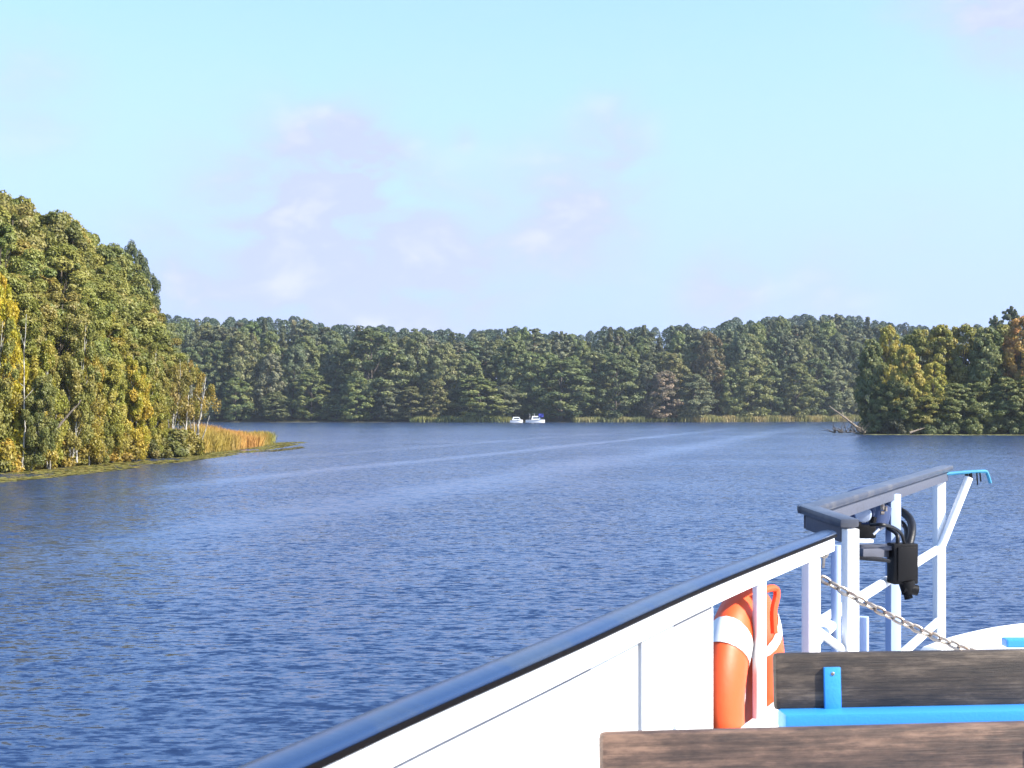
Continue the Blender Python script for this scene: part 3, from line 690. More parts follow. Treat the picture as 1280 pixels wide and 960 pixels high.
# ---- reeds
def blades(name, poly, n, h, wid, col, label, hvar=.25, lean=.18):
    poly = np.array(poly, float); mn = poly.min(0); mx = poly.max(0); pts = []
    while len(pts) < n:
        q = rng.uniform(mn, mx, (n*2,2)); d = sdist(poly, q[:,0], q[:,1]); q = q[d > rng.uniform(0,.6,len(d))]; pts += q.tolist()
    pts = np.array(pts[:n]); z = np.maximum(ground_z(pts[:,0], pts[:,1]), -.1)
    base = np.column_stack([pts, z]); hh = h*rng.uniform(1-hvar, 1+hvar*.6, n)*(1+.12*np.sin(pts[:,0]*.8+pts[:,1]*.33))
    ang = rng.uniform(0, 6.283, n); dirv = np.column_stack([np.cos(ang), np.sin(ang), np.zeros(n)])*wid[0]*.5
    ln = np.column_stack([rng.normal(size=n)*lean, rng.normal(size=n)*lean, np.ones(n)])
    mid = base+ln*hh[:,None]*.6; tip = base+ln*hh[:,None]; tip[:,0] += rng.normal(size=n)*.1
    co = np.stack([base-dirv*.6, base+dirv*.6, mid+dirv, tip, mid-dirv], 1).reshape(-1,3)
    me = bpy.data.meshes.new(name); me.vertices.add(5*n); me.vertices.foreach_set('co', co.astype(np.float32).ravel())
    me.loops.add(5*n); me.loops.foreach_set('vertex_index', np.arange(5*n, dtype=np.int32)); me.polygons.add(n); me.polygons.foreach_set('loop_start', np.arange(0,5*n,5,dtype=np.int32))
    me.update(calc_edges=True)
    for nm, val in (('leaf_var', rng.random(n)), ('clump_var', .5+.5*np.sin(pts[:,0]*.5+pts[:,1]*.23))):
        at = me.attributes.new(nm, 'FLOAT', 'POINT'); at.data.foreach_set('value', np.repeat(val,5).astype(np.float32))
    me.materials.append(M['reed']); me.validate()
    o = link(name, me); o.color = (*col, 1)
    return tag(o, label, 'reeds', kind='stuff')
blades('reed_bed', [(-24.6,107),(-23.3,109),(-22.9,118),(-22.9,128),(-23.6,138),(-25,142),(-31,143),(-31,124),(-28,110)], 9000, 1.28, (.06,), (.42,.27,.060), 'orange brown reed bed off the tip of the left bank')
blades('reed_bed', [(-24.2,127),(-23.5,134),(-23.6,141),(-24.8,146),(-28,146),(-28,136)], 2600, 1.15, (.06,), (.32,.26,.06), 'green tinged end of the orange reed bed')
def strip(px0, px1, w, h, n, col, label):
    pl = []
    a = np.linspace(px0, px1, 9)
    for px in a: Y = far_shore(px)-1.5; pl.append(((px-640)/S*Y, Y))
    for px in a[::-1]: Y = far_shore(px)+w; pl.append(((px-640)/S*Y, Y))
    blades('reed_bed', pl, n, h, (.22,), col, label)
strip(512, 640, 3, 1.7, 3500, (.20,.22,.07), 'short yellow green reed strip left of the moored boats')
strip(715, 806, 3, 1.5, 3000, (.24,.24,.09), 'pale reed strip right of the moored boats')
strip(848, 1100, 5, 1.8, 8000, (.28,.25,.09), 'long pale tan reed strip towards the right bank')
strip(806, 848, 2, 1.2, 700, (.10,.11,.035), 'low dark gap of reeds between the two reed strips')
# floating leaves
def pads(name, poly, n, rad, col, label):
    poly = np.array(poly, float); mn = poly.min(0); mx = poly.max(0); pts = []
    while len(pts) < n:
        q = rng.uniform(mn, mx, (n*2,2)); d = sdist(poly, q[:,0], q[:,1])
        keep = (d > 0) & (np.sin(q[:,0]*.9+q[:,1]*.21)+np.sin(q[:,1]*.55-q[:,0]*.4)+rng.normal(size=len(d))*.7 > -.7); pts += q[keep].tolist()
    pts = np.array(pts[:n]); a = np.arange(6)/6*6.283
    r = rad*rng.uniform(.6,1.3,n); z = rng.uniform(.006,.03,n); tx = rng.normal(size=n)*.05; ty = rng.normal(size=n)*.05
    co = np.zeros((n,6,3)); co[:,:,0] = pts[:,0:1]+np.cos(a)*r[:,None]; co[:,:,1] = pts[:,1:2]+np.sin(a)*r[:,None]
    co[:,:,2] = z[:,None]+r[:,None]*(np.cos(a)*tx[:,None]+np.sin(a)*ty[:,None])
    me = bpy.data.meshes.new(name); me.vertices.add(6*n); me.vertices.foreach_set('co', co.reshape(-1,3).astype(np.float32).ravel())
    me.loops.add(6*n); me.loops.foreach_set('vertex_index', np.arange(6*n,dtype=np.int32)); me.polygons.add(n); me.polygons.foreach_set('loop_start', np.arange(0,6*n,6,dtype=np.int32)); me.update(calc_edges=True)
    for nm, val in (('leaf_var', rng.random(n)), ('clump_var', rng.random(n))):
        at = me.attributes.new(nm,'FLOAT','POINT'); at.data.foreach_set('value', np.repeat(val,6).astype(np.float32))
    me.materials.append(M['reed']); o = link(name, me); o.color = (*col,1)
    return tag(o, label, 'lily pads', kind='stuff')
pads('lily_pads', [(-44,48),(-27,58),(-23.2,63.5),(-22.4,68.5),(-21.7,76),(-21.2,86.5),(-20.8,96),(-20.4,108),(-20.6,122),(-21,138),(-21.7,149),(-23.5,150),(-26,140),(-26,106),(-30,76),(-50,56)], 14000, .17, (.20,.18,.045), 'olive carpet of lily pads along the left bank')
pads('lily_pads', [(-20.5,112),(-19,114),(-18.2,124),(-19.5,130)], 500, .14, (.14,.12,.035), 'loose lily pads off the reed bed tip')
pads('lily_pads', [(50.5,196),(58,192.5),(75,190),(110,176),(120,182),(76,199),(56,201),(50,202)], 9000, .26, (.26,.26,.10), 'pale green lily pad belt along the right bank')

# ---- right bank
RT = [(1088,420,206,'mid0',(.165,.185,.055),44),(1110,404,208,'mid1',(.36,.31,.05),46),(1132,430,203,'mid2',(.34,.31,.05),36),(1122,470,202,'mid0',(.165,.185,.055),44),(1150,408,214,'mid0',OL,50),(1168,450,203,'mid1',(.40,.37,.06),34),(1180,404,212,'mid2',(.30,.27,.045),46),
      (1155,492,201,'mid0',OL,40),(1205,402,213,'mid1',OL,52),(1190,478,202,'mid2',(.165,.185,.055),46),(1232,405,209,'mid0',MG,48),(1222,476,202,'mid1',MG,44),(1252,404,214,'mid2',OL,46),(1278,392,208,'mid1',(.42,.27,.06),44),(1258,470,201,'mid0',(.165,.185,.055),46),
      (1290,466,201,'mid2',OL,48),(1310,400,210,'mid0',OL,60),(1345,402,206,'mid1',MG,64),(1330,470,199,'mid2',(.165,.185,.055),56),(1098,478,203,'mid2',(.165,.185,.055),36)]
for i, (px, ty, Y, key, col, w) in enumerate(sorted(RT)):
    x = (px-640)/S*Y; z = max(gz(x, Y), .05); H = CAM_H-(ty-HZ)/S*Y-z
    word = {True: 'golden yellow', False: 'green'}[col[0] > .28]
    if col == (.42,.27,.06): word = 'orange tinted'
    if ty > 440: word = 'low '+word
    lab = f"{word} tree on the right bank, {ORD[i]} from the fallen trunk" if px < 1290 else f"{word} tree on the right bank beyond the photo's right edge"
    tree(key, x, Y, z, H, w/S*Y*(1.35 if px > 1125 else 1.05), vary(col, .06), lab, 'trees on the right bank')
for (px, ty, Y, w) in [(1262,378,250,34),(1246,390,246,30),(1285,384,255,36),(1222,402,240,26)]:
    x = (px-640)/S*Y; z = gz(x, Y)
    tree(f'pine{px % 4}', x, Y, z, CAM_H-(ty-HZ)/S*Y-z, w/S*Y, vary(PN, .05), 'dark pine rising behind the right bank trees, '+{1262:'tallest of its small group',1246:'left of the tallest',1285:'at the right edge',1222:'lowest and furthest left'}[px], 'pines behind the right bank trees')
random.seed(11)
for i, (px, h, col) in enumerate([(1092,2.6,DG),(1118,2.2,(.06,.065,.03)),(1140,1.6,(.19,.20,.06)),(1165,2.4,DG),(1186,2.0,DG),(1214,2.5,MG),(1240,2.0,DG),(1262,2.6,DG),(1284,2.4,MG)]):
    Y = 200.0 if px > 1100 else 203.0
    x = (px-640)/S*Y
    tree(f'shrub{i % 3}', x, Y, max(gz(x, Y), .03), h, h*1.7, vary(col, .08), f"{'pale' if col[0] > .15 else 'dark'} waterside bush under the right bank trees, {ORD[i]} from the fallen trunk", 'bushes under the right bank trees')
snag('fallen_tree', [P(1081,541,201), P(1036,507,199)], .21, M['dead'], 'pale fallen trunk jutting out from the right bank tip', 'fallen tree', twigs=7)
snag('fallen_branch', [P(1137,541,198), P(1158,534,198.5)], .16, M['dead'], 'pale crooked branch lying at the right bank waterline', 'branch', twigs=3)
mb = MB()
for q in range(46):
    a = P(random.uniform(1042,1082), 541, 200); ln = random.uniform(.8, 2.2)
    d = Vector((random.uniform(-1,.5), random.uniform(-.4,.4), random.uniform(.05,.8))).normalized()
    mb.tube([a, a+d*ln*.5+Vector((0,0,.1)), a+d*ln], [.07,.05,.02], 5)
tag(mb.build('brushwood', M['bark'], None), 'dark brushwood tangle under the fallen trunk', 'brushwood')

# ------------------------------------------------------------------ moored boats
def moored(px0, px1, Y, hull_h, cab, label, canopy=False):
    a = P(px0, 529.0, Y); b = P(px1, 529.0, Y); ln = (b-a).length; c = (a+b)/2; c.z = 0
    e = empty('motor_boat', c); tag(e, label, 'boat', 'boats moored at the far bank')
    mb = MB(); n = 9; secs = []
    for i in range(n):
        u = i/(n-1); half = ln*.17*(1-abs(2*u-1)**3*.1) if u < .5 else ln*.17*math.sqrt(max(.02, 1-((u-.5)*2)**2.2))
        xx = -ln/2+ln*u; top = hull_h*(1+.25*u*u)
        secs.append([(xx,-half,top),(xx,-half*.72,-.25),(xx,half*.72,-.25),(xx,half,top)])
    vv = [Vector(p)+c for s_ in secs for p in s_]; ff = []
    for i in range(n-1):
        for k in range(4):
            k2 = (k+1) % 4; ff.append((i*4+k,(i+1)*4+k,(i+1)*4+k2,i*4+k2))
    ff += [(0,1,2,3), tuple((n-1)*4+k for k in (3,2,1,0))]
    mb.add(vv, ff).build('hull', M['white'], e, True)
    cx0, cx1, ch = cab
    L0 = -ln/2+ln*cx0; L1 = -ln/2+ln*cx1; hw = ln*.12; z0 = hull_h*.98
    mb = MB(); v = [(L0,-hw,z0),(L1,-hw,z0),(L1,hw,z0),(L0,hw,z0),(L0+.25,-hw*.85,z0+ch),(L1-.55,-hw*.85,z0+ch),(L1-.55,hw*.85,z0+ch),(L0+.25,hw*.85,z0+ch)]
    cb = mb.add([Vector(p)+c for p in v], [(0,1,5,4),(1,2,6,5),(2,3,7,6),(3,0,4,7),(4,5,6,7),(3,2,1,0)]).build('cabin', M['white'], e)
    mb = MB(); mb.box(c+Vector(((L0+L1)/2, -hw*.97, z0+ch*.5)), ((L1-L0)*.62, .08, ch*.36)); mb.build('window', M['window'], cb)
    MB().sweep([(0,0),(.03,0),(.03,.08),(0,.08)], [Vector((c.x+s_[0][0], c.y+s_[0][1]-.04, s_[0][2]-.12)) for s_ in secs]).build('rubbing_strake', M['window'], e)
    if canopy:
        mb = MB(); q = ln*.30
        mb.box(c+Vector((q, 0, z0+ch+.15)), (ln*.26, hw*2, ch*.95), None, .12).build('canopy', M['canopy'], e, True)
        mb = MB()
        for xx in (-ln*.28, -ln*.05): mb.tube([c+Vector((xx,0,z0)), c+Vector((xx,0,z0+ch+.75))], .035, 6)
        mb.build('mast', M['white'], e)
    return e
moored(637.5, 653.5, 430, .75, (.18,.86,.95), 'small white cabin boat, left of the two moored boats')
moored(657, 681, 430, .85, (.30,.80,1.15), 'white motor boat with blue canvas canopy, right of the two moored boats', True)

# ------------------------------------------------------------------ the ship we stand on
DECK = 1.672
ship = empty('passenger_ship', (2.2, 3.0, DECK)); tag(ship, 'white passenger ship bow seen from its deck, with dark glossy side rail', 'ship')
RZ = CAM_H-.469
ctrl = [(-2.0,-2.2),(-1.1,.05),(-.372,1.861),(-.207,2.274),(.0665,2.924),(.529,4.042),(1.215,5.57)]
def catmull(pts, n=14):
    p = [Vector((*q, 0)) for q in pts]; p = [p[0]*2-p[1]]+p+[p[-1]*2-p[-2]]; o = []
    for i in range(1, len(p)-2):
        for k in range(n):
            u = k/n; a, b, c, d = p[i-1], p[i], p[i+1], p[i+2]
            o.append(.5*((2*b)+(c-a)*u+(2*a-5*b+4*c-d)*u*u+(3*b-a-3*c+d)*u**3))
    o.append(p[-2]); return o
path = catmull(ctrl)
def at_z(pl, z): return [Vector((q.x, q.y, z)) for q in pl]
def px_of(q): return 640+q.x/q.y*S
def offset_path(pl, u):
    o = []
    for i, q in enumerate(pl):
        t = (pl[min(i+1,len(pl)-1)]-pl[max(i-1,0)]).normalized(); o.append(q+Vector((t.y,-t.x,0))*u)
    return o
def cut(pl, lo, hi, u):
    """points of the path whose line at offset u shows between the columns lo..hi"""
    op = offset_path(pl, u); r = []
    dense = []; 
    for i in range(len(pl)-1):
        for k in range(12):
            dense.append((pl[i].lerp(pl[i+1], k/12), op[i].lerp(op[i+1], k/12)))
    dense.append((pl[-1], op[-1]))
    return [a for a, b in dense if (b.y < .6 and lo < -500) or (b.y >= .6 and lo <= px_of(b) <= hi)]
rail_prof = [(0,-.010),(.003,-.003),(.011,0),(.035,.003),(.058,.001),(.066,-.003),(.069,-.008),(.069,-.0118),(.003,-.0118)]
edge_prof = [(.005,-.012),(.0715,-.012),(.073,-.016),(.072,-.022),(.068,-.025),(.012,-.025),(.005,-.021)]
MB().sweep(rail_prof, at_z(path, RZ)).build('handrail', M['rail'], ship, True)
MB().sweep(edge_prof, at_z(path, RZ)).build('rail_edging', M['edging'], ship, True)
MB().sweep([(.018,-.0252),(.062,-.0252),(.062,-.078),(.018,-.078)], at_z(path, RZ)).build('rail_beam', M['white'], ship)
PT = RZ-.0782
def panel(lo, hi, u0, u1, top, name='bulwark_panel'):
    return MB().sweep([(u0,top),(u1,top),(u1,DECK-.02),(u0,DECK-.02)], at_z(cut(path, lo, hi, u1), 0)).build(name, M['white'], ship)
panel(-9999, 797.5, .022, .034, PT)
panel(801.5, 892, .022, .038, PT)
MB().sweep([(.015,PT),(.0215,PT),(.0215,DECK),(.015,DECK)], at_z(cut(path, 780, 815, .026), 0)).build('seam_backing', M['bow_rail'], ship)
panel(893, 2000, .022, .056, CAM_H-(911-HZ)/S*4.4, 'low_bulwark')
for lo, hi, uu in ((300, 738, .034), (842, 889, .038)):  # thin grey strip painted as the shadow line below the rail beam
    MB().sweep([(uu-.001,PT-.012),(uu+.002,PT-.012),(uu+.002,PT-.019),(uu-.001,PT-.019)], at_z(cut(path, lo, hi, uu), 0)).build('painted_shadow_strip', M['painted_shadow'], ship)
def near_col(px, u):
    best = min(cut(path, px-40, px+40, u), key=lambda q: abs(px_of(offset_one(q, u))-px)); return best
def dir_at(q):
    i = min(range(len(path)-1), key=lambda k: (path[k]-Vector((q.x,q.y,0))).length); t = (path[i+1]-path[i]).normalized(); return t, Vector((t.y,-t.x,0))
def offset_one(q, u):
    t, s_ = dir_at(q); return Vector((q.x,q.y,0))+s_*u
Zv = Vector((0,0,1))
def deck_post(px, u, w, d, top, bottom=DECK, name='rail_post', mat='white', parent=ship):
    q = near_col(px, u); t, s_ = dir_at(q); c = offset_one(q, u)
    MB().box(Vector((c.x, c.y, (top+bottom)/2)), (w, d, top-bottom), (Vector((.35,-.937,0)), Vector((.937,.35,0)), Zv), .004).build(name, M[mat], parent, True)
    return c, t, s_
cp, tp, sp_ = deck_post(949, .040, .030, .036, PT)
foot = Vector((cp.x, cp.y, CAM_H-(903-HZ)/S*cp.y))
MB().bar(foot+tp*.02+Zv*-.10, foot+tp*.17+Zv*-.22, .03, .12, .006).build('gusset', M['white'], ship)
ce, te, se = deck_post(1014, .038, .052, .052, PT)
# deck and hull
edge = [offset_one(q, .02) for q in path[::3]]
bow_edge = [Vector(p+(0,)) for p in [(1.36,5.9),(1.70,6.65),(2.05,7.5),(2.38,8.4),(2.61,9.0),(2.87,9.35),(3.12,9.62),(3.36,9.84),(3.65,10.03),(4.1,10.2),(4.7,10.1),(5.2,9.7),(5.5,8.9),(5.9,7.5),(6.1,5.5),(6.1,-2.2)]]
outline = [Vector((p.x,p.y,0)) for p in edge]+bow_edge
n = len(outline)
MB().add([Vector((p.x,p.y,DECK)) for p in outline]+[Vector((p.x,p.y,DECK-.06)) for p in outline], [tuple(range(n)), tuple(range(2*n-1,n-1,-1))]+[(i,(i+1)%n,n+(i+1)%n,n+i) for i in range(n)]).build('deck', M['deck'], ship)
cen = Vector((2.4, 2.5, 0))
hv = [Vector((p.x,p.y,DECK-.062)) for p in outline]+[cen+(p-cen)*.90+Vector((0,0,-.45)) for p in outline]
MB().add(hv, [(i,(i+1)%n,n+(i+1)%n,n+i) for i in range(n)]+[tuple(range(n-1,-1,-1)), tuple(range(n,2*n))]).build('hull', M['hull'], ship)
bp_ = catmull([(p.x,p.y) for p in bow_edge[4:-1]], 5)
MB().sweep([(0,0.001),(.16,0.001),(.14,.018),(.07,.032),(.02,.026)], at_z(bp_, DECK)).build('bow_coaming', M['white'], ship, True)
MB().bar(P(1255,803,8.6)+Vector((0,0,.0)), P(1420,803,8.6), .10, .05, .01).build('deck_trim', M['blue'], ship)
# raised bow rail
RA = Vector((1.262,5.98,CAM_H-.415)); RB = Vector((2.88,9.33,CAM_H-.372)); RC = P(1060,653.5,5.62)
bow = MB()
def roundbar(mb, a, b, w, h):
    return mb.bar(a, b, w, h, min(w,h)*.38)
roundbar(bow, RA+(RA-RB).normalized()*.03, RB+(RB-RA).normalized()*.03, .088, .036); roundbar(bow, RA+(RA-RC).normalized()*.035, RC+(RC-RA).normalized()*.02, .085, .038)
bow_o = bow.build('bow_rail', M['bow_rail'], ship, True)
bd = (RB-RA).normalized(); bs = Vector((bd.y,-bd.x,0)).normalized()
low = Vector((0,0,-.052))
MB().bar(RA+low, RB+low-bd*.06, .045, .06, .004).bar(RA+low-Vector((0,.03,0)), RC+low+Vector((0,.05,0)), .045, .06, .004).build('rail_beam', M['rail_grey'], bow_o, True)
PAX = (Vector((.259,-.966,0)), Vector((.966,.259,0)), Zv)
def bpost(p, w, top, name='rail_post', ax=None, bot=DECK, bev=.005, mat='white'):
    ax = ax or PAX
    return MB().box(Vector((p.x,p.y,(top+bot)/2)), (w, w, top-bot), ax, bev).build(name, M[mat], bow_o, True)
bpost(P(1063,700,5.63), .052, RC.z-.024)
q = P(1045,700,5.86); MB().tube([Vector((q.x,q.y,DECK)), Vector((q.x,q.y,RA.z-.14))], .021, 12).build('rail_post', M['post_blue'], bow_o, True)
MID = RA.lerp(RB, .504)
bpost(P(1116.5,700,7.62), .062, MID.z-.05, mat='post_blue')
bpost(P(1174,700,9.25), .062, RB.z-.024)
q = P(1174,600,9.25); MB().box(Vector((q.x,q.y,RB.z-.05))+bd*-.05, (.17,.075,.05), (Vector((bd.x,bd.y,0)).normalized(), bs, Zv), .01).build('rail_bracket', M['white'], bow_o, True)
q = P(1079,775,6.6); MB().box(Vector((q.x,q.y,(DECK+2.24)/2)), (.045,.045,2.24-DECK), (Vector((bd.x,bd.y,0)).normalized(), bs, Zv), .004).build('rail_post', M['post_blue'], bow_o, True)
MB().tube([Vector((RA.x,RA.y,2.275)), Vector((P(1173,687,9.25).x,9.25,2.30))], .027, 10).build('mid_rail', M['white'], bow_o, True)
MB().tube([P(1118,826,7.8), P(1172,777,9.2)], .026, 10).build('lower_rail', M['white'], bow_o, True)
MB().tube([P(1173,692,9.18), P(1211,597,9.25)], .028, 10).build('outrigger_strut', M['white'], bow_o, True)
MB().tube([P(1018,802,5.5), P(1041,780,5.9)], .024, 12).build('brace', M['white'], bow_o, True)
MB().tube([P(1020,787,5.5), P(1060,817,5.65)], .017, 10).build('brace', M['white'], bow_o, True)

# searchlight on its bracket
sl = empty('searchlight', P(1090,683,7.25)); tag(sl, 'blue grey searchlight on a bracket beneath the raised bow rail', 'searchlight')
cc = P(1082,638,7.7); ax = Vector((.62,.75,.12)).normalized()
MB().lathe(cc, ax, [(.02,-.13),(.10,-.115),(.132,-.07),(.136,0),(.132,.07),(.09,.12),(.02,.135)], 28).build('housing', M['navy'], sl, True)
hb = P(1098,646,7.6); MB().lathe(hb, (.25,.1,1), [(.03,-.05),(.058,-.045),(.062,0),(.06,.06),(.03,.075)], 20).build('motor', M['navy'], sl, True)
lb = P(1079,643,7.35); MB().lathe(lb, (-.25,-1,.1), [(.042,-.03),(.044,0),(.038,.012),(.01,.018)], 20).build('lens', M['lens'], sl, True)
MB().tube([P(1072,668,7.45), P(1073,645,7.45)], .018, 8).tube([P(1088,668,7.45), P(1092,646,7.45)], .018, 8).box(P(1080,664,7.45), (.11,.09,.07), None, .012).build('yoke', M['black'], sl, True)
MB().box(P(1093,684,7.5), (.20,.14,.022), (Vector((.99,.1,0)), Vector((-.1,.99,0)), Zv), .003).bar(P(1076,692,7.3), P(1112,690,7.5), .03, .05, .004).build('bracket', M['rail_grey'], sl, True)
MB().box(P(1086,698,7.3), (.19,.12,.016), (Vector((.99,.1,-.1)).normalized(), Vector((-.1,.99,0)).normalized(), Zv), .004).build('rubber_pad', M['rubber'], sl, True)
MB().tube([P(1103,637,7.5), P(1103,630,7.5)], .012, 8).tube([P(1107,639,7.5), P(1107,633,7.5)], .010, 8).tube([P(1101,641,7.5), P(1105,641,7.5)], .010, 8).build('bolts', M['steel'], sl, True)
MB().box(P(1081,676,7.1), (.075,.06,.018), None, .004).tube([P(1092,668,7.1), P(1099,661,7.1)], .006, 6).build('terminal', M['band'], sl, True)
cb = empty('control_box', P(1129,730,7.45)); tag(cb, 'black control box with plug and cables fixed to the middle bow rail post', 'control box')
bxa = (Vector((.98,.17,0)).normalized(), Vector((-.17,.98,0)).normalized(), Zv)
MB().box(P(1128,704,7.47), (.138,.09,.215), bxa, .008).build('box_body', M['black'], cb, True)
MB().box(P(1128,704,7.47)+bxa[1]*-.05, (.10,.012,.18), bxa, .004).build('cover', M['black'], cb, True)
MB().tube([P(1133,726,7.45), P(1136,742,7.45)], [.045,.036], 12).tube([P(1130,735,7.44), P(1147,738,7.44)], .028, 10).tube([P(1134,742,7.45), P(1136,748,7.45)], [.02,.024], 10).build('plug', M['black'], cb, True)
def curve_pts(pts, n=6):
    p = [Vector(q) for q in pts]; p = [p[0]*2-p[1]]+p+[p[-1]*2-p[-2]]; o = []
    for i in range(1, len(p)-2):
        for k in range(n):
            u = k/n; a, b, c, d = p[i-1], p[i], p[i+1], p[i+2]
            o.append(.5*((2*b)+(c-a)*u+(2*a-5*b+4*c-d)*u*u+(3*b-a-3*c+d)*u**3))
    o.append(p[-2]); return o
MB().tube(curve_pts([P(1088,656,7.25), P(1104,656,7.2), P(1118,660,7.3), P(1127,668,7.4), P(1131,682,7.45)]), .009, 8).build('cable', M['rubber'], cb, True)
MB().tube(curve_pts([P(1110,660,7.6), P(1121,668,7.48), P(1122,682,7.46)]), .011, 8).build('cable', M['rubber'], cb, True)
MB().tube(curve_pts([P(1118,638,7.8), P(1128,640,7.75), P(1138,650,7.65), P(1140,664,7.55), P(1136,684,7.47)]), .022, 10).build('hose', M['rubber'], cb, True)
MB().tube(curve_pts([P(1120,652,7.72), P(1128,654,7.7), P(1133,664,7.6), P(1131,684,7.47)]), .013, 8).build('cable', M['rubber'], cb, True)
MB().tube(curve_pts([P(1118,650,7.7), P(1131,660,7.65), P(1135,672,7.6), P(1133,684,7.48)]), .006, 6).build('wire', M['steel'], cb, True)

# light blue line at the rail's far end
rp = curve_pts([P(1168,592,9.2), P(1187,592,9.24), P(1205,590.5,9.26), P(1222,589.5,9.28), P(1232,589.5,9.3), P(1235,594,9.3), P(1238,604,9.3)])
rope = MB().tube(rp, .0115, 8).build('blue_line', M['rope_b'], None, True); tag(rope, 'light blue line stretched from the far end of the raised bow rail', 'rope')
tg = MB()
for px, y1 in ((1208,600),(1213,601),(1221,606),(1225,602)): tg.tube([P(px,591,9.27), P(px+1,y1,9.27)], .012 if px < 1215 else .005, 6)
tg.build('clip', M['black'], rope, True)

# chain across to the far side of the deck
def chain(a, b, sag, link_len, name, label):
    a = Vector(a); b = Vector(b); n = 400; pts = [a.lerp(b, i/n)-Zv*sag*4*(i/n)*(1-i/n) for i in range(n+1)]
    acc = 0; out_ = [pts[0]]
    for i in range(n):
        acc += (pts[i+1]-pts[i]).length
        if acc >= link_len: out_.append(pts[i+1]); acc = 0
    mb = MB()
    for i in range(len(out_)-1):
        t = (out_[i+1]-out_[i]).normalized(); c = (out_[i]+out_[i+1])/2
        s_ = t.cross(Zv).normalized(); u = s_.cross(t)
        w = (s_ if i % 2 else u)*.55+(u if i % 2 else -s_)*.45; w.normalize()
        L_ = link_len*.72; wd = .0125; ring = []
        for k in range(14):
            an = 2*math.pi*k/14; ca, sa = math.cos(an), math.sin(an)
            ring.append(c+t*(math.copysign(L_-wd, ca)*min(1, abs(ca)*1.6)*.9+ca*wd*.6)+w*sa*wd)
        ring.append(ring[0]); mb.tube(ring, .0062, 6, cap=False)
    return tag(mb.build(name, M['steel'], None, True), label, 'chain')
pa = P(1026,722,5.46); pb = P(1500,880,5.2)
chain(pa, pb, .095, .036, 'chain', 'galvanised chain hanging from the side rail end post across the deck')
ep = Vector((pb.x+.03, pb.y, 0)); MB().box(Vector((ep.x,ep.y,(DECK+2.7)/2)), (.05,.05,2.7-DECK), None, .004).build('rail_post', M['white'], ship, True)
sh_ = P(1030,690,5.45); ring = [sh_+Vector((math.cos(k/12*6.283)*.014, .0, math.sin(k/12*6.283)*.02)) for k in range(13)]
MB().tube(ring, .007, 8, cap=False).tube([sh_+Vector((-.03,0,.01)), sh_+Vector((.012,0,.012))], .01, 8).tube([sh_+Vector((0,0,-.02)), sh_+Vector((-.006,-.01,-.06))], .006, 6).build('eye_bolt', M['steel'], ship, True)

# lifebuoy hung outboard of the rail
lq = near_col(966, .05); lt, ls = dir_at(lq); lc = offset_one(lq, -.045)
lc.z = CAM_H-(872-HZ)/S*lc.y
lb_o = empty('lifebuoy', lc-Zv*.38); tag(lb_o, 'orange lifebuoy with white bands hung outside the side rail', 'lifebuoy')
RM, ra, rb = .280, .102, .068
def torus_arc(a0, a1, grow=0.0, n=64, seg=18):
    vv = []; ff = []; full = abs(a1-a0) > 6.28; m_ = n if full else n+1
    for i in range(m_):
        an = a0+(a1-a0)*i/n; dr = lt*math.cos(an)+Zv*math.sin(an)
        for k in range(seg):
            q = 2*math.pi*k/seg
            vv.append(lc+dr*(RM+(ra+grow)*math.cos(q))+ls*(rb+grow)*math.sin(q))
    for i in range(n):
        for k in range(seg):
            i2 = (i+1) % m_; k2 = (k+1) % seg; ff.append((i*seg+k, i2*seg+k, i2*seg+k2, i*seg+k2))
    return MB().add(vv, ff)
torus_arc(0, 2*math.pi).build('ring', M['orange'], lb_o, True)
for deg in (45, 135, 225, 315): torus_arc(R(deg-7.5), R(deg+7.5), .003, 10).build('reflective_band', M['band'], lb_o, True)
hk = P(966,737,4.75)
MB().tube(curve_pts([P(948,742,4.62), P(960,736,4.66), P(969,736,4.7), P(971,744,4.7), P(967,765,4.68), P(968,792,4.66)]), .012, 8).build('hanging_strap', M['rope_o'], lb_o, True)
bx = lc+lt*.60+ls*-.17-Zv*.26
case = MB().box(bx, (.34,.13,.30), (lt, ls, Zv), .012).build('storage_case', M['black'], None, True)
tag(case, 'dark case with pale lid edge behind the lifebuoy', 'case')
MB().box(bx+Zv*.152, (.35,.14,.012), (lt, ls, Zv), .003).build('lid_edge', M['band'], case, True)
MB().box(bx+ls*.02-Zv*.19, (.6,.26,.03), (lt, ls, Zv), .004).build('side_shelf', M['white'], ship, True)

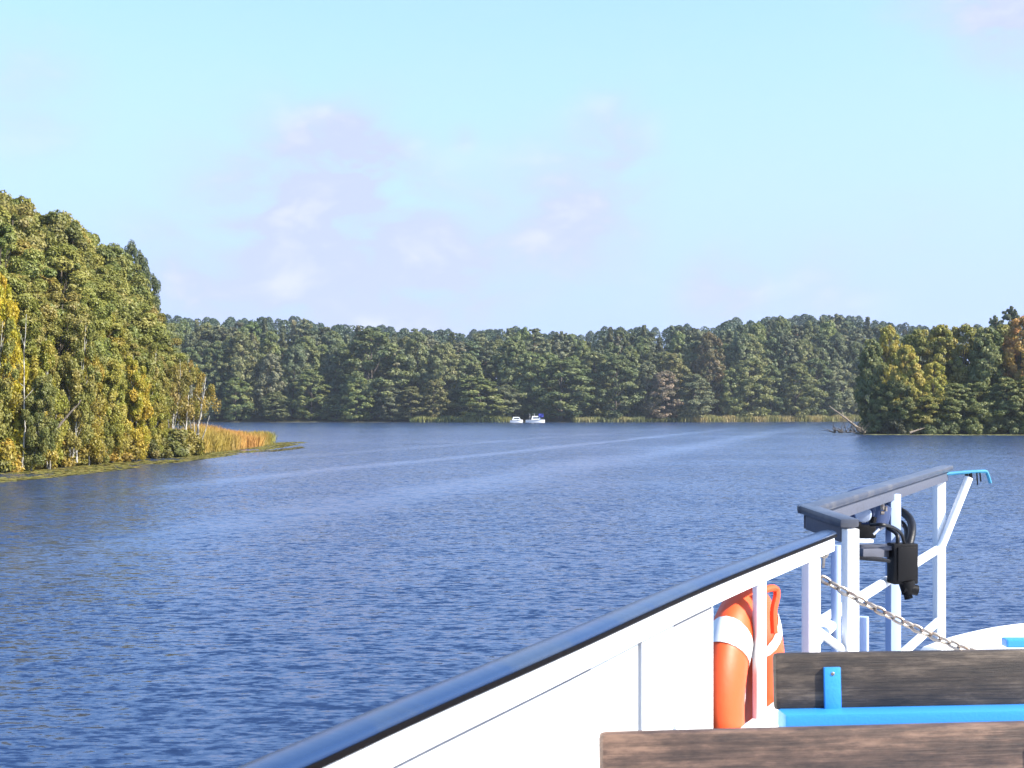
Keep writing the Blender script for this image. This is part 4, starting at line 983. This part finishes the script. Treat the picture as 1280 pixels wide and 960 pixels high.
# ------------------------------------------------------------------ benches
def bench(pl, pr, wood_mat, label, drop, th, bracket_px=None, Yb=0):
    """backrest plank from top-left pl to top-right pr (front top edge)"""
    t = (pr-pl); t.z = 0; t.normalize(); back = Vector((-t.y, t.x, 0)); ln = (pr-pl).length+.9
    e = empty('bench', Vector((pl.x, pl.y, DECK))+t*ln/2); tag(e, label, 'bench', 'benches on the foredeck')
    tilt = .07; up = (Zv+back*tilt).normalized(); nb = (back-Zv*tilt).normalized()
    top = pl.copy()
    c = top+t*ln/2+nb*th/2-up*drop/2
    o = MB().box((0,0,0), (ln, th, drop), None, .013).build('backrest', M[wood_mat], None, True)
    o.parent = e; o.matrix_basis = Matrix.Translation(Vector(e.location)*-1+c) @ Matrix((t, nb, up)).transposed().to_4x4()
    zb = c.z-drop/2
    MB().box(top+t*ln/2-up*(drop+.021)+nb*-.028, (ln-.01, .075, .048), (t, back, Zv), .008).build('frame_rail', M['blue'], e, True)
    offs = [.10, ln-.5] if bracket_px is None else [bracket_px, ln-.35]
    for q in offs:
        MB().box(top+t*q-up*(drop*.62)+nb*-.006, (.043, .012, drop*.74), (t, nb, up), .002).build('bracket', M['blue'], e, True)
        MB().lathe(top+t*q-up*(drop*.36)+nb*-.011, -nb, [(.005,0),(.005,.002),(.0025,.0035)], 12).build('bolt', M['steel'], e, True)
        MB().box(Vector((0,0,(DECK+zb-.06)/2))+Vector(((top+t*q).x,(top+t*q).y,0))+back*-.02, (.045,.045,zb-.06-DECK), (t, back, Zv), .004).build('leg', M['blue'], e, True)
        MB().box(Vector((0,0,(DECK+.42)/2+DECK/2))+Vector(((top+t*q).x,(top+t*q).y,0))+back*-.38, (.045,.045,.40), (t, back, Zv), .004).build('leg', M['blue'], e, True)
    for k in range(3):
        so = MB().box((0,0,0), (ln, .115, .035), None, .006).build('seat_plank', M[wood_mat], None, True)
        so.parent = e; so.matrix_basis = Matrix.Translation(Vector((pl.x,pl.y,DECK+.455))+t*ln/2+back*(-.10-.13*k)-Vector(e.location)) @ Matrix((t, back, Zv)).transposed().to_4x4()
    return e
b2l = P(968.5,817,3.60); b2r = P(1280,811,3.66); b2r.z = b2l.z
bench(b2l, b2r, 'wood_grey', 'grey weathered bench with blue bracket, the one nearer the chain', .145, .034, .147)
b1l = P(752,917.5,2.74); b1r = P(1280,905.5,2.835); b1r.z = b1l.z
bench(b1l, b1r, 'wood_brown', 'brown worn wooden bench across the bottom right corner', .15, .045, .9)

# ------------------------------------------------------------------ air over the lake
HAZE = .00013
hm = bpy.data.materials.new('haze'); hm.use_nodes = True; t = hm.node_tree; t.nodes.clear()
o_ = t.nodes.new('ShaderNodeOutputMaterial'); pv = t.nodes.new('ShaderNodeVolumePrincipled'); t.links.new(pv.outputs[0], o_.inputs['Volume'])
pv.inputs['Color'].default_value = (.78,.88,1,1); pv.inputs['Density'].default_value = HAZE; pv.inputs['Anisotropy'].default_value = .2
me = bpy.data.meshes.new('haze'); bm = bmesh.new(); bmesh.ops.create_cube(bm, size=1.0)
for v in bm.verts: v.co = Vector((v.co.x*20000, v.co.y*20000+2000, -4 if v.co.z < 0 else 110))
bm.to_mesh(me); bm.free()
hz = link('haze', me, None, hm); tag(hz, 'thin bluish air over the lake and the far woods', 'haze', kind='stuff')
